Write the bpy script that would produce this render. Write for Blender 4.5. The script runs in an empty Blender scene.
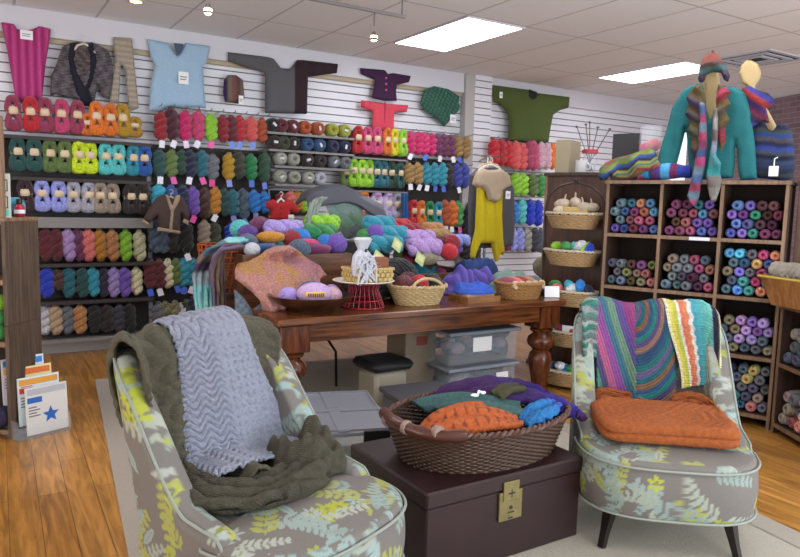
import bpy, math, random
import numpy as np
from mathutils import Vector, Matrix
random.seed(7); RNG=np.random.default_rng(11)
SC=bpy.context.scene; COL=SC.collection
PI=math.pi
# ------------------------------------------------------------------ camera
f_px=690.0; PITCH=math.radians(6.2); ROLL=math.radians(1.5); YAW=math.radians(32)
Fv=np.array([math.sin(YAW)*math.cos(PITCH),math.cos(YAW)*math.cos(PITCH),-math.sin(PITCH)])
R0=np.array([math.cos(YAW),-math.sin(YAW),0.]); U0=np.cross(R0,Fv)
Rv=R0*math.cos(ROLL)+U0*math.sin(ROLL); Uv=U0*math.cos(ROLL)-R0*math.sin(ROLL)
EYE=np.array([0,0,1.5])
cam=bpy.data.cameras.new('camera'); cam.sensor_width=36; cam.lens=f_px/800*36; cam.clip_end=60
camo=bpy.data.objects.new('camera',cam); COL.objects.link(camo)
camo.matrix_world=Matrix(((Rv[0],Uv[0],-Fv[0],0),(Rv[1],Uv[1],-Fv[1],0),(Rv[2],Uv[2],-Fv[2],1.5),(0,0,0,1)))
SC.camera=camo
def ray(x,y): return Fv*f_px+Rv*(x-400)-Uv*(y-278.5)
def at(x,y,Y): d=ray(x,y); return EYE+d*Y/d[1]
def onz(x,y,z): d=ray(x,y); return EYE+d*(z-1.5)/d[2]
# ------------------------------------------------------------------ colours & materials
def lin(c): c=c/255; return c/12.92 if c<=.04045 else ((c+.055)/1.055)**2.4
def hx(h,k=1.0):
    return tuple(min(1,lin(int(h[i:i+2],16))*k) for i in (0,2,4))
def hxa(h): return hx(h)+(1,)
MATS={}
def newmat(name):
    m=bpy.data.materials.new(name); m.use_nodes=True; n=m.node_tree.nodes; l=m.node_tree.links
    return m,n,l,n['Principled BSDF']
def texc(n,l,scale=(1,1,1),kind='Object'):
    t=n.new('ShaderNodeTexCoord'); mp=n.new('ShaderNodeMapping'); mp.inputs['Scale'].default_value=scale
    l.new(t.outputs[kind],mp.inputs[0]); return mp.outputs[0]
def bump(n,l,b,src,strength=.4,dist=.01):
    bu=n.new('ShaderNodeBump'); bu.inputs['Strength'].default_value=strength; bu.inputs['Distance'].default_value=dist
    l.new(src,bu.inputs['Height']); l.new(bu.outputs[0],b.inputs['Normal'])
def plain(name,c,rough=.6,metal=0,noise=.0,nscale=20,bmp=0,alpha=1,trans=0):
    if name in MATS: return MATS[name]
    m,n,l,b=newmat(name); b.inputs['Roughness'].default_value=rough; b.inputs['Metallic'].default_value=metal
    b.inputs['Base Color'].default_value=hxa(c)
    if trans: b.inputs['Transmission Weight'].default_value=trans; b.inputs['IOR'].default_value=1.2
    if alpha<1: b.inputs['Alpha'].default_value=alpha
    if noise or bmp:
        no=n.new('ShaderNodeTexNoise'); no.inputs['Scale'].default_value=nscale; no.inputs['Detail'].default_value=4
        l.new(texc(n,l),no.inputs['Vector'])
        if noise:
            mx=n.new('ShaderNodeMixRGB'); mx.blend_type='MULTIPLY'; mx.inputs[0].default_value=1
            cr=n.new('ShaderNodeValToRGB'); cr.color_ramp.elements[0].position=.3; cr.color_ramp.elements[1].position=.7
            cr.color_ramp.elements[0].color=(1-noise,)*3+(1,); l.new(no.outputs[0],cr.inputs[0])
            mx.inputs[1].default_value=hxa(c); l.new(cr.outputs[0],mx.inputs[2]); l.new(mx.outputs[0],b.inputs['Base Color'])
        if bmp: bump(n,l,b,no.outputs[0],bmp)
    MATS[name]=m; return m
def wood(name,c1,c2,scale=(1,12,12),rough=.4,spec=.5):
    if name in MATS: return MATS[name]
    m,n,l,b=newmat(name); b.inputs['Roughness'].default_value=rough
    no=n.new('ShaderNodeTexNoise'); no.inputs['Scale'].default_value=3; no.inputs['Detail'].default_value=6; no.inputs['Distortion'].default_value=.6
    l.new(texc(n,l,scale),no.inputs['Vector'])
    cr=n.new('ShaderNodeValToRGB'); cr.color_ramp.elements[0].position=.32; cr.color_ramp.elements[1].position=.68
    cr.color_ramp.elements[0].color=hxa(c1); cr.color_ramp.elements[1].color=hxa(c2)
    l.new(no.outputs[0],cr.inputs[0]); l.new(cr.outputs[0],b.inputs['Base Color']); bump(n,l,b,no.outputs[0],.15,.004)
    MATS[name]=m; return m
def yarn_mat(name,vary=.35,hue=0.0,scale=18,freq=60):
    """yarn in the object's own colour with plied strands"""
    m,n,l,b=newmat(name); b.inputs['Roughness'].default_value=.85
    b.inputs['Sheen Weight'].default_value=.25
    oi=n.new('ShaderNodeObjectInfo'); v=texc(n,l)
    ad=n.new('ShaderNodeVectorMath'); ad.operation='ADD'
    l.new(v,ad.inputs[0]); l.new(oi.outputs['Random'],ad.inputs[1])
    no=n.new('ShaderNodeTexNoise'); no.inputs['Scale'].default_value=scale; no.inputs['Detail'].default_value=3; l.new(ad.outputs[0],no.inputs['Vector'])
    hs=n.new('ShaderNodeHueSaturation'); l.new(oi.outputs['Color'],hs.inputs['Color'])
    mr=n.new('ShaderNodeMapRange'); mr.inputs[1].default_value=.3; mr.inputs[2].default_value=.7
    mr.inputs[3].default_value=1-vary; mr.inputs[4].default_value=1+vary*.6; l.new(no.outputs[0],mr.inputs[0]); l.new(mr.outputs[0],hs.inputs['Value'])
    if hue:
        n2=n.new('ShaderNodeTexNoise'); n2.inputs['Scale'].default_value=scale*.6; l.new(ad.outputs[0],n2.inputs['Vector'])
        m2=n.new('ShaderNodeMapRange'); m2.inputs[1].default_value=.3; m2.inputs[2].default_value=.7; m2.inputs[3].default_value=.5-hue; m2.inputs[4].default_value=.5+hue
        l.new(n2.outputs[0],m2.inputs[0]); l.new(m2.outputs[0],hs.inputs['Hue'])
    l.new(hs.outputs[0],b.inputs['Base Color'])
    w=n.new('ShaderNodeTexWave'); w.bands_direction='DIAGONAL'; w.inputs['Scale'].default_value=freq; w.inputs['Distortion'].default_value=3; l.new(v,w.inputs[0])
    bump(n,l,b,w.outputs[0],.5,.01); return m
def vcol(name,rough=.85,freq=0,bs=.4,dirn='DIAGONAL',noise=0,nscale=60):
    if name in MATS: return MATS[name]
    m,n,l,b=newmat(name); b.inputs['Roughness'].default_value=rough
    a=n.new('ShaderNodeAttribute'); a.attribute_name='Col'; src=a.outputs['Color']
    if noise:
        no=n.new('ShaderNodeTexNoise'); no.inputs['Scale'].default_value=nscale; no.inputs['Detail'].default_value=3; l.new(texc(n,l),no.inputs['Vector'])
        mr=n.new('ShaderNodeMapRange'); mr.inputs[1].default_value=.3; mr.inputs[2].default_value=.7; mr.inputs[3].default_value=1-noise; mr.inputs[4].default_value=1+noise
        l.new(no.outputs[0],mr.inputs[0]); hs=n.new('ShaderNodeHueSaturation'); l.new(src,hs.inputs['Color']); l.new(mr.outputs[0],hs.inputs['Value']); src=hs.outputs[0]
    l.new(src,b.inputs['Base Color'])
    if freq:
        w=n.new('ShaderNodeTexWave'); w.bands_direction=dirn; w.inputs['Scale'].default_value=freq; w.inputs['Distortion'].default_value=4; w.inputs['Detail Scale'].default_value=4
        l.new(texc(n,l),w.inputs[0]); bump(n,l,b,w.outputs[0],bs,.006)
    MATS[name]=m; return m
YARN=yarn_mat('yarn_plain',.42,0,26); YARNV=yarn_mat('yarn_variegated',.5,.06,14); 
def ballmat():
    m,n,l,b=newmat('ball_variegated'); b.inputs['Roughness'].default_value=.9
    oi=n.new('ShaderNodeObjectInfo'); t=n.new('ShaderNodeTexCoord'); sp=n.new('ShaderNodeSeparateXYZ'); l.new(t.outputs['Object'],sp.inputs[0])
    cx=n.new('ShaderNodeCombineXYZ'); l.new(sp.outputs[0],cx.inputs[0]); l.new(sp.outputs[2],cx.inputs[2])
    ln=n.new('ShaderNodeVectorMath'); ln.operation='LENGTH'; l.new(cx.outputs[0],ln.inputs[0])
    no=n.new('ShaderNodeTexNoise'); no.inputs['Scale'].default_value=14; l.new(t.outputs['Object'],no.inputs['Vector'])
    a=n.new('ShaderNodeMath'); a.operation='MULTIPLY_ADD'; l.new(ln.outputs['Value'],a.inputs[0]); a.inputs[1].default_value=170
    mu=n.new('ShaderNodeMath'); mu.operation='MULTIPLY_ADD'; l.new(no.outputs[0],mu.inputs[0]); mu.inputs[1].default_value=6; l.new(oi.outputs['Random'],mu.inputs[2])
    m9=n.new('ShaderNodeMath'); m9.operation='MULTIPLY_ADD'; l.new(oi.outputs['Random'],m9.inputs[0]); m9.inputs[1].default_value=9; l.new(mu.outputs[0],m9.inputs[2])
    l.new(m9.outputs[0],a.inputs[2])
    si=n.new('ShaderNodeMath'); si.operation='SINE'; l.new(a.outputs[0],si.inputs[0])
    mr=n.new('ShaderNodeMapRange'); mr.inputs[1].default_value=-.8; mr.inputs[2].default_value=.8; l.new(si.outputs[0],mr.inputs[0])
    hs=n.new('ShaderNodeHueSaturation'); l.new(oi.outputs['Color'],hs.inputs['Color'])
    h2=n.new('ShaderNodeMapRange'); h2.inputs[3].default_value=.34; h2.inputs[4].default_value=.66; l.new(oi.outputs['Random'],h2.inputs[0]); l.new(h2.outputs[0],hs.inputs['Hue'])
    hs.inputs['Value'].default_value=1.5; hs.inputs['Saturation'].default_value=.75
    mx=n.new('ShaderNodeMixRGB'); l.new(mr.outputs[0],mx.inputs[0]); l.new(oi.outputs['Color'],mx.inputs[1]); l.new(hs.outputs[0],mx.inputs[2])
    l.new(mx.outputs[0],b.inputs['Base Color'])
    w=n.new('ShaderNodeTexWave'); w.wave_type='RINGS'; w.rings_direction='Y'; w.inputs['Scale'].default_value=70; w.inputs['Distortion'].default_value=2
    l.new(t.outputs['Object'],w.inputs[0]); bump(n,l,b,w.outputs[0],.5,.006); return m
BALLV=ballmat()
# ------------------------------------------------------------------ mesh builder
class MB:
    def __init__(s): s.v=[]; s.f=[]; s.c=None; s.m=[]
    def add(s,v,f,mi=0):
        o=len(s.v); s.v.extend([tuple(p) for p in v]); s.f.extend([tuple(i+o for i in q) for q in f]); s.m.extend([mi]*len(f)); return s
    def box(s,x0,x1,y0,y1,z0,z1,b=0,mi=0):
        if b<=0:
            v=[(x,y,z) for z in (z0,z1) for y in (y0,y1) for x in (x0,x1)]
            return s.add(v,[(0,2,3,1),(4,5,7,6),(0,1,5,4),(2,6,7,3),(0,4,6,2),(1,3,7,5)],mi)
        # chamfered on all edges
        v=[];idx={}
        X=(x0,x1);Y=(y0,y1);Z=(z0,z1)
        for i in (0,1):
            for j in (0,1):
                for k in (0,1):
                    sx,sy,sz=(1-2*i)*b,(1-2*j)*b,(1-2*k)*b
                    idx[i,j,k]=(len(v),len(v)+1,len(v)+2)
                    v+=[(X[i],Y[j]+sy,Z[k]+sz),(X[i]+sx,Y[j],Z[k]+sz),(X[i]+sx,Y[j]+sy,Z[k])]
        F=[]
        for a in range(3):
            for sd in (0,1):
                cs=[]
                for p,q in ((0,0),(1,0),(1,1),(0,1)):
                    k=[0,0,0]; k[a]=sd; k[(a+1)%3]=p; k[(a+2)%3]=q; cs.append(idx[tuple(k)][a])
                F.append(tuple(cs if sd else cs[::-1]))
        for a in range(3):
            b1,b2=(a+1)%3,(a+2)%3
            for p in (0,1):
                for q in (0,1):
                    k0=[0,0,0];k0[b1]=p;k0[b2]=q;k1=list(k0);k1[a]=1
                    A=idx[tuple(k0)];B_=idx[tuple(k1)]
                    F.append((A[b1],B_[b1],B_[b2],A[b2]) if (p!=q) else (A[b1],A[b2],B_[b2],B_[b1]))
        for k,t in idx.items(): F.append(t if sum(k)%2 else t[::-1])
        return s.add(v,F,mi)
    def tube(s,P,r,n=8,closed=False,cap=True,mi=0):
        P=[Vector(p) for p in P]; N=len(P); r=r if hasattr(r,'__len__') else [r]*N
        v=[];up=None
        for i in range(N):
            if closed: t=(P[(i+1)%N]-P[i-1])
            else: t=P[min(i+1,N-1)]-P[max(i-1,0)]
            if t.length<1e-9: t=Vector((0,0,1))
            t.normalize()
            if up is None:
                up=Vector((0,0,1)) if abs(t.z)<.9 else Vector((1,0,0))
            a=t.cross(up)
            if a.length<1e-5: a=t.cross(Vector((0,1,.3)))
            a.normalize(); b=a.cross(t).normalized(); up=b
            for k in range(n):
                q=2*PI*k/n; v.append(P[i]+a*math.cos(q)*r[i]+b*math.sin(q)*r[i])
        F=[]
        for i in range(N if closed else N-1):
            j=(i+1)%N
            for k in range(n): F.append((i*n+k,i*n+(k+1)%n,j*n+(k+1)%n,j*n+k))
        if cap and not closed: F.append(tuple(range(n))[::-1]); F.append(tuple((N-1)*n+k for k in range(n)))
        return s.add(v,F,mi)
    def lathe(s,prof,n=24,c=(0,0,0),axis='z',sx=1,sy=1,mi=0):
        v=[];F=[];N=len(prof)
        for r,z in prof:
            for k in range(n):
                q=2*PI*k/n; x,y=r*math.cos(q)*sx,r*math.sin(q)*sy
                if axis=='z': v.append((c[0]+x,c[1]+y,c[2]+z))
                elif axis=='y': v.append((c[0]+x,c[1]+z,c[2]-y))
                else: v.append((c[0]+z,c[1]+x,c[2]+y))
        for i in range(N-1):
            for k in range(n): F.append((i*n+k,i*n+(k+1)%n,(i+1)*n+(k+1)%n,(i+1)*n+k))
        if prof[0][0]>1e-6: F.append(tuple(range(n))[::-1])
        if prof[-1][0]>1e-6: F.append(tuple((N-1)*n+k for k in range(n)))
        return s.add(v,F,mi)
    def ell(s,c,r,nu=16,nv=10,rot=None,noise=0,mi=0):
        v=[];F=[]
        for i in range(nv+1):
            a=PI*i/nv
            for k in range(nu):
                q=2*PI*k/nu; p=Vector((math.sin(a)*math.cos(q),math.sin(a)*math.sin(q),math.cos(a)))
                kf=1+noise*math.sin(5*q+3*a)*math.sin(a)
                p=Vector((p.x*r[0],p.y*r[1],p.z*r[2]))*kf
                if rot: p=rot@p
                v.append((p.x+c[0],p.y+c[1],p.z+c[2]))
        for i in range(nv):
            for k in range(nu): F.append((i*nu+k,(i+1)*nu+k,(i+1)*nu+(k+1)%nu,i*nu+(k+1)%nu))
        return s.add(v,F,mi)
    def prism(s,poly,y0,y1,mi=0):   # poly in xz
        n=len(poly); v=[(x,y0,z) for x,z in poly]+[(x,y1,z) for x,z in poly]
        F=[tuple(range(n)),tuple(range(2*n-1,n-1,-1))]+[(i,i+n,(i+1)%n+n,(i+1)%n) for i in range(n)]
        return s.add(v,F,mi)
    def mesh(s,name,mats,smooth=True):
        me=bpy.data.meshes.new(name); me.from_pydata(s.v,[],s.f)
        for m in (mats if isinstance(mats,(list,tuple)) else [mats]): me.materials.append(m)
        me.polygons.foreach_set('material_index',s.m)
        if smooth: 
            me.polygons.foreach_set('use_smooth',[True]*len(me.polygons))
        if s.c is not None:
            a=me.color_attributes.new('Col','FLOAT_COLOR','POINT'); a.data.foreach_set('color',np.asarray(s.c,dtype=np.float32).ravel())
        me.validate(); me.update(); 
        return me
    def build(s,name,mats,parent=None,smooth=True,loc=(0,0,0),rz=0):
        me=s.mesh(name,mats,smooth)
        o=bpy.data.objects.new(name,me); COL.objects.link(o); o.location=loc; o.rotation_euler=(0,0,rz)
        if parent: o.parent=parent
        if smooth: 
            try: me.set_sharp_from_angle(angle=math.radians(42))
            except Exception: pass
        return o
def tag(o,label,cat,group=None,kind=None):
    if label: o['label']=label
    if cat: o['category']=cat
    if group: o['group']=group
    if kind: o['kind']=kind
    return o
def empty(name,loc,rz=0,label=None,cat=None,group=None):
    o=bpy.data.objects.new(name,None); COL.objects.link(o); o.location=loc; o.rotation_euler=(0,0,rz); o.empty_display_size=.05
    return tag(o,label,cat,group)
def struct(name,mb,mat,smooth=False):
    o=mb.build(name,mat,None,smooth); o['kind']='structure'; return o
def part(name,mb,mat,parent,smooth=True,label=None):
    o=mb.build(name,mat,parent,smooth)
    if label: o['label']=label
    return o
def clone(o,loc,rot=None,scale=None,color=None,label=None,group=None,cat=None):
    c=o.copy(); COL.objects.link(c); c.location=loc
    if rot is not None: c.rotation_euler=rot
    if scale is not None: c.scale=scale
    if color is not None: c.color=color
    if label: c['label']=label
    if group: c['group']=group
    if cat: c['category']=cat
    return c
def clone_child(ch,parent,color=None):
    d=ch.copy(); COL.objects.link(d); d.parent=parent
    if color is not None: d.color=color
    return d
# ------------------------------------------------------------------ sheets (cloth grids)
def sheet(name,P,mat,parent=None,col=None,thick=.012,loc=(0,0,0),rz=0):
    """P: (nv,nu,3) array"""
    nv,nu,_=P.shape; mb=MB(); mb.v=[tuple(p) for p in P.reshape(-1,3)]
    mb.f=[(j*nu+i,j*nu+i+1,(j+1)*nu+i+1,(j+1)*nu+i) for j in range(nv-1) for i in range(nu-1)]; mb.m=[0]*len(mb.f)
    if col is not None: mb.c=np.concatenate([col.reshape(-1,3),np.ones((nv*nu,1))],1)
    o=mb.build(name,mat,parent,True,loc,rz)
    s=o.modifiers.new('thickness','SOLIDIFY'); s.thickness=thick; s.offset=0
    return o
def sstep(a,b,x): t=np.clip((x-a)/(b-a),0,1); return t*t*(3-2*t)
def vnoise(x,y,seed=0):
    r=0
    rr=np.random.default_rng(seed)
    for k in range(5):
        a=rr.uniform(0,2*PI); fq=2**(k*.6); ph=rr.uniform(0,6.28)
        r=r+np.sin((x*math.cos(a)+y*math.sin(a))*fq+ph)/(1+.35*k)
    return r/3
def stripes(t,cols,w):
    """t array in metres -> colours from the list in bands of width w"""
    C=np.array([hx(c) for c in cols]); q=t/w; i=np.floor(q).astype(int)%len(cols); j=(i+1)%len(cols)
    k=sstep(.75,1,q-np.floor(q))[...,None]; return C[i]*(1-k)+C[j]*k
def inpoly(X,Z,poly):
    inside=np.zeros(X.shape,bool); n=len(poly)
    for i in range(n):
        x1,z1=poly[i]; x2,z2=poly[(i+1)%n]
        if z1==z2: continue
        c=((z1>Z)!=(z2>Z))&(X<(x2-x1)*(Z-z1)/(z2-z1)+x1); inside^=c
    return inside
def puffy(name,poly,mat,thick=.03,res=.012,fold=None,colfn=None,parent=None,loc=(0,0,0),rz=0,edge=.03):
    """soft flat garment: outline poly in local (x,z), front face towards -y, really thick"""
    poly=[tuple(p) for p in poly]; xs=[p[0] for p in poly]; zs=[p[1] for p in poly]
    x0,z0=min(xs)-res,min(zs)-res; nx=int((max(xs)-x0)/res)+2; nz=int((max(zs)-z0)/res)+2
    gx=x0+res*np.arange(nx+1); gz=z0+res*np.arange(nz+1); X,Z=np.meshgrid(gx,gz)
    cin=inpoly(X[:-1,:-1]+res/2,Z[:-1,:-1]+res/2,poly)
    used=np.zeros(X.shape,bool)
    used[:-1,:-1]|=cin;used[1:,:-1]|=cin;used[:-1,1:]|=cin;used[1:,1:]|=cin
    full=np.ones(X.shape,bool); pc=np.pad(cin,1); full=pc[:-1,:-1]&pc[1:,:-1]&pc[:-1,1:]&pc[1:,1:]
    bnd=used&~full
    D=np.full(X.shape,9.); NX=X.copy();NZ=Z.copy()
    for i in range(len(poly)):
        a=np.array(poly[i]);b=np.array(poly[(i+1)%len(poly)]);ab=b-a;L=(ab@ab)+1e-12
        t=np.clip(((X-a[0])*ab[0]+(Z-a[1])*ab[1])/L,0,1);qx=a[0]+t*ab[0];qz=a[1]+t*ab[1]
        d=np.hypot(X-qx,Z-qz);m=d<D;D=np.where(m,d,D);NX=np.where(m,qx,NX);NZ=np.where(m,qz,NZ)
    X2=np.where(bnd,NX,X);Z2=np.where(bnd,NZ,Z);D=np.where(bnd,0,D)
    h=thick*np.sqrt(np.clip(D/edge,0,1)*(2-np.clip(D/edge,0,1)))
    if fold is not None: h=h*(1+fold(X2,Z2))
    ids=-np.ones(X.shape,int); ids[used]=np.arange(used.sum()); n=int(used.sum())
    hv=h[used]; fx=X2[used]; fz=Z2[used]
    mb=MB(); mb.v=[(fx[i],-hv[i],fz[i]) for i in range(n)]+[(fx[i],hv[i]*.12+.002,fz[i]) for i in range(n)]
    F=[]
    J,I=np.nonzero(cin)
    for j,i in zip(J,I):
        a,b,c,d=ids[j,i],ids[j,i+1],ids[j+1,i+1],ids[j+1,i]; F.append((a,b,c,d)); F.append((a+n,d+n,c+n,b+n))
        if j==0 or not cin[j-1,i]: F.append((b,a,a+n,b+n))
        if j==cin.shape[0]-1 or not cin[j+1,i]: F.append((d,c,c+n,d+n))
        if i==0 or not cin[j,i-1]: F.append((a,d,d+n,a+n))
        if i==cin.shape[1]-1 or not cin[j,i+1]: F.append((c,b,b+n,c+n))
    mb.f=F; mb.m=[0]*len(F)
    if colfn is not None:
        c=colfn(fx,fz); c=np.concatenate([c,c]); mb.c=np.concatenate([c,np.ones((2*n,1))],1)
    return mb.build(name,mat,parent,True,loc,rz)
def flat(c): 
    c=np.array(hx(c)); return lambda x,z: np.repeat(c[None],len(x),0)
def band(c1,c2,fn):
    a,b=np.array(hx(c1)),np.array(hx(c2)); return lambda x,z: a+(b-a)*np.clip(fn(x,z),0,1)[:,None]
# ------------------------------------------------------------------ wicker
def wicker(parent,a,b,h,flare,m,mrim,rows=14,stakes=26,rs=.008,bottom=True,rimr=.014,name='woven_body',rimname='rim',taper=1.0):
    w=MB(); seg=stakes*4
    for r in range(rows):
        t=(r+.5)/rows; k=flare+(1-flare)*t**taper
        P=[((a*k+.6*rs*math.cos(stakes*q+PI*r))*math.cos(q),(b*k+.6*rs*math.cos(stakes*q+PI*r))*math.sin(q),h*t) for q in [2*PI*i/seg for i in range(seg)]]
        w.tube(P,[h/rows*.62]*seg,5,closed=True)
    for i in range(stakes):
        q=2*PI*(i+.25)/stakes
        w.tube([((a*(flare+(1-flare)*t**taper))*math.cos(q),(b*(flare+(1-flare)*t**taper))*math.sin(q),h*t) for t in (0,.33,.66,1)],rs*.55,5)
    if bottom:
        for k in range(1,9):
            kk=k/8.5*flare; w.tube([(a*kk*math.cos(q),b*kk*math.sin(q),.006) for q in [2*PI*i/48 for i in range(48)]],max(a,b)*flare/16,5,closed=True)
    part(name,w,m,parent)
    rm=MB(); n=seg; tw=stakes*1.0
    for ph in (0,PI):
        rm.tube([((a+rimr*.5*math.cos(tw*q/1+ph))*math.cos(q),(b+rimr*.5*math.cos(tw*q+ph))*math.sin(q),h+rimr*.5*math.sin(tw*q+ph)) for q in [2*PI*i/(n*2) for i in range(n*2)]],rimr*.62,5,closed=True)
    part(rimname,rm,mrim,parent)
# ================================================================== SETTING
def floor_mat():
    m,n,l,b=newmat('laminate_floor'); b.inputs['Roughness'].default_value=.28
    br=n.new('ShaderNodeTexBrick'); br.offset=.37; br.inputs['Scale'].default_value=1; br.inputs['Brick Width'].default_value=1.25; br.inputs['Row Height'].default_value=.13
    br.inputs['Mortar Size'].default_value=.0018; br.inputs['Color1'].default_value=hxa('ba8646'); br.inputs['Color2'].default_value=hxa('9c6a2c'); br.inputs['Mortar'].default_value=hxa('5d3d1e'); br.inputs['Bias'].default_value=-.1
    t=n.new('ShaderNodeTexCoord'); mp=n.new('ShaderNodeMapping'); mp.inputs['Rotation'].default_value=(0,0,PI/2+.03); l.new(t.outputs['Object'],mp.inputs[0]); l.new(mp.outputs[0],br.inputs['Vector'])
    m2=n.new('ShaderNodeMapping'); m2.inputs['Scale'].default_value=(2.2,22,1); l.new(mp.outputs[0],m2.inputs[0])
    no=n.new('ShaderNodeTexNoise'); no.inputs['Scale'].default_value=1.0; no.inputs['Detail'].default_value=7; no.inputs['Distortion'].default_value=1.2; l.new(m2.outputs[0],no.inputs['Vector'])
    cr=n.new('ShaderNodeValToRGB'); cr.color_ramp.elements[0].position=.35; cr.color_ramp.elements[1].position=.65; cr.color_ramp.elements[0].color=(.5,.46,.38,1); cr.color_ramp.elements[1].color=(1.25,1.2,1.05,1); l.new(no.outputs[0],cr.inputs[0])
    mx=n.new('ShaderNodeMixRGB'); mx.blend_type='MULTIPLY'; mx.inputs[0].default_value=.85; l.new(br.outputs[0],mx.inputs[1]); l.new(cr.outputs[0],mx.inputs[2]); l.new(mx.outputs[0],b.inputs['Base Color'])
    return m
struct('floor',MB().box(-3.5,11,-1.5,7.6,-.1,0),floor_mat())
# rug
RUGP=[(.82,5.95),(3.78,5.68),(3.12,.55),(.30,.75)]
rug=MB(); nn=len(RUGP); rug.add([(x,y,.001) for x,y in RUGP]+[(x,y,.014) for x,y in RUGP],[(3,2,1,0)[::-1],(4,5,6,7)[::-1]]+[(i,(i+1)%4,(i+1)%4+4,i+4) for i in range(4)])
rugo=rug.build('area_rug',plain('rug_pile','b3aa9a',.95,noise=.16,nscale=170,bmp=.5),None,False); tag(rugo,'large plain beige area rug on the wood floor under the chairs and table','rug')
rb=MB(); 
def inset(P,k): cx=sum(p[0] for p in P)/4; cy=sum(p[1] for p in P)/4; return [(cx+(p[0]-cx)*k,cy+(p[1]-cy)*k) for p in P]
ri=[(.97,5.80),(3.63,5.55),(2.99,.7),(.45,.88)]
rb.add([(x,y,.0145) for x,y in RUGP]+[(x,y,.0165) for x,y in ri],[(i,(i+1)%4,(i+1)%4+4,i+4) for i in range(4)][::1])
part('border',rb,plain('rug_border','a3998c',.95,noise=.14,nscale=170),rugo,False,'slightly darker woven border strip')
# ceiling
CZ=3.17
def ceil_mat():
    m,n,l,b=newmat('ceiling_tiles'); b.inputs['Roughness'].default_value=.9
    br=n.new('ShaderNodeTexBrick'); br.offset=0; br.inputs['Scale'].default_value=1; br.inputs['Brick Width'].default_value=.68; br.inputs['Row Height'].default_value=1.33
    br.inputs['Mortar Size'].default_value=.011; br.inputs['Color1'].default_value=hxa('eeeeee'); br.inputs['Color2'].default_value=hxa('ebebeb'); br.inputs['Mortar'].default_value=hxa('c4c2c0')
    t=n.new('ShaderNodeTexCoord'); mp=n.new('ShaderNodeMapping'); mp.inputs['Location'].default_value=(.28,.27,0); l.new(t.outputs['Object'],mp.inputs[0]); l.new(mp.outputs[0],br.inputs['Vector']); l.new(br.outputs[0],b.inputs['Base Color'])
    no=n.new('ShaderNodeTexNoise'); no.inputs['Scale'].default_value=90; l.new(t.outputs['Object'],no.inputs['Vector']); bump(n,l,b,no.outputs[0],.3,.004)
    return m
struct('ceiling',MB().box(-3.5,11,-1.5,7.6,CZ,CZ+.12),ceil_mat())
# slat wall: grooved profile extruded along x
def slat(x0,x1,yf,z0,z1,pitch=.0862,phase=0,d=.012,gw=.012,back=.12):
    pr=[(yf+back,z0),(yf,z0)]; z=math.floor(z0/pitch)*pitch+phase
    while z<z0+.02: z+=pitch
    while z<z1-.02:
        pr+=[(yf,z-gw/2),(yf+d,z-gw/2),(yf+d,z+gw/2),(yf,z+gw/2)]; z+=pitch
    pr+=[(yf,z1),(yf+back,z1)]
    n=len(pr); mb=MB(); mb.add([(x0,y,z) for y,z in pr]+[(x1,y,z) for y,z in pr],[])
    F=[];M=[]
    for i in range(n):
        j=(i+1)%n; F.append((i,j,j+n,i+n)); M.append(1 if (i>=2 and (i-2)%4==1 and i<n-2) or (i>=2 and (i-2)%4 in(0,2) and i<n-3) else 0)
    F.append(tuple(range(n))); F.append(tuple(range(2*n-1,n-1,-1))); M+=[0,0]
    mb.f=F; mb.m=M; return mb
WH=plain('slat_white','e4e4ea',.45); GR=plain('slat_groove','6e625c',.5)
struct('wall_back',slat(-3.5,9.72,7.33,0,2.93),[WH,GR])
struct('wall_left',MB().box(-3.5,-3.4,-1.5,7.33,0,CZ),WH)
CORN=plain('cornice_white','d2d0d6',.6)
struct('trim_1',MB().box(-3.5,5.43,7.26,7.45,2.93,CZ,.006).box(5.86,9.72,7.26,7.45,2.93,CZ,.006),CORN)
struct('trim_2',MB().box(-3.5,5.43,7.29,7.33,2.885,2.93,.004),plain('tan_strip','b3a489',.6))
struct('trim_3',slat(5.58,5.86,7.23,0,CZ,back=.15),[WH,GR])
struct('trim_4',MB().box(5.43,5.58,7.22,7.33,0,CZ,.006),plain('pillar_edge','b4b1ad',.6))
# right wall, slanting away
def wallbox(P,Q,t,z0,z1):
    P=np.array(P,float);Q=np.array(Q,float);d=(Q-P)/np.linalg.norm(Q-P);n=np.array([-d[1],d[0]])*t
    pts=[P,Q,Q+n,P+n]; mb=MB(); mb.add([(p[0],p[1],z0) for p in pts]+[(p[0],p[1],z1) for p in pts],[(3,2,1,0),(4,5,6,7)]+[(i,(i+1)%4,(i+1)%4+4,i+4) for i in range(4)]); return mb
def brick_mat():
    m,n,l,b=newmat('mauve_brick'); b.inputs['Roughness'].default_value=.85
    br=n.new('ShaderNodeTexBrick'); br.inputs['Scale'].default_value=1; br.inputs['Brick Width'].default_value=.22; br.inputs['Row Height'].default_value=.075; br.inputs['Mortar Size'].default_value=.006
    br.inputs['Color1'].default_value=hxa('8a7076'); br.inputs['Color2'].default_value=hxa('785f64'); br.inputs['Mortar'].default_value=hxa('94868a')
    t=n.new('ShaderNodeTexCoord'); sp=n.new('ShaderNodeSeparateXYZ'); l.new(t.outputs['Object'],sp.inputs[0]); c=n.new('ShaderNodeCombineXYZ'); l.new(sp.outputs[1],c.inputs[0]); l.new(sp.outputs[2],c.inputs[1]); l.new(c.outputs[0],br.inputs['Vector']); l.new(br.outputs[0],b.inputs['Base Color']); return m
struct('wall_right',wallbox((8.6,1.2),(10.6,7.7),-.12,0,CZ),brick_mat())
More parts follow.
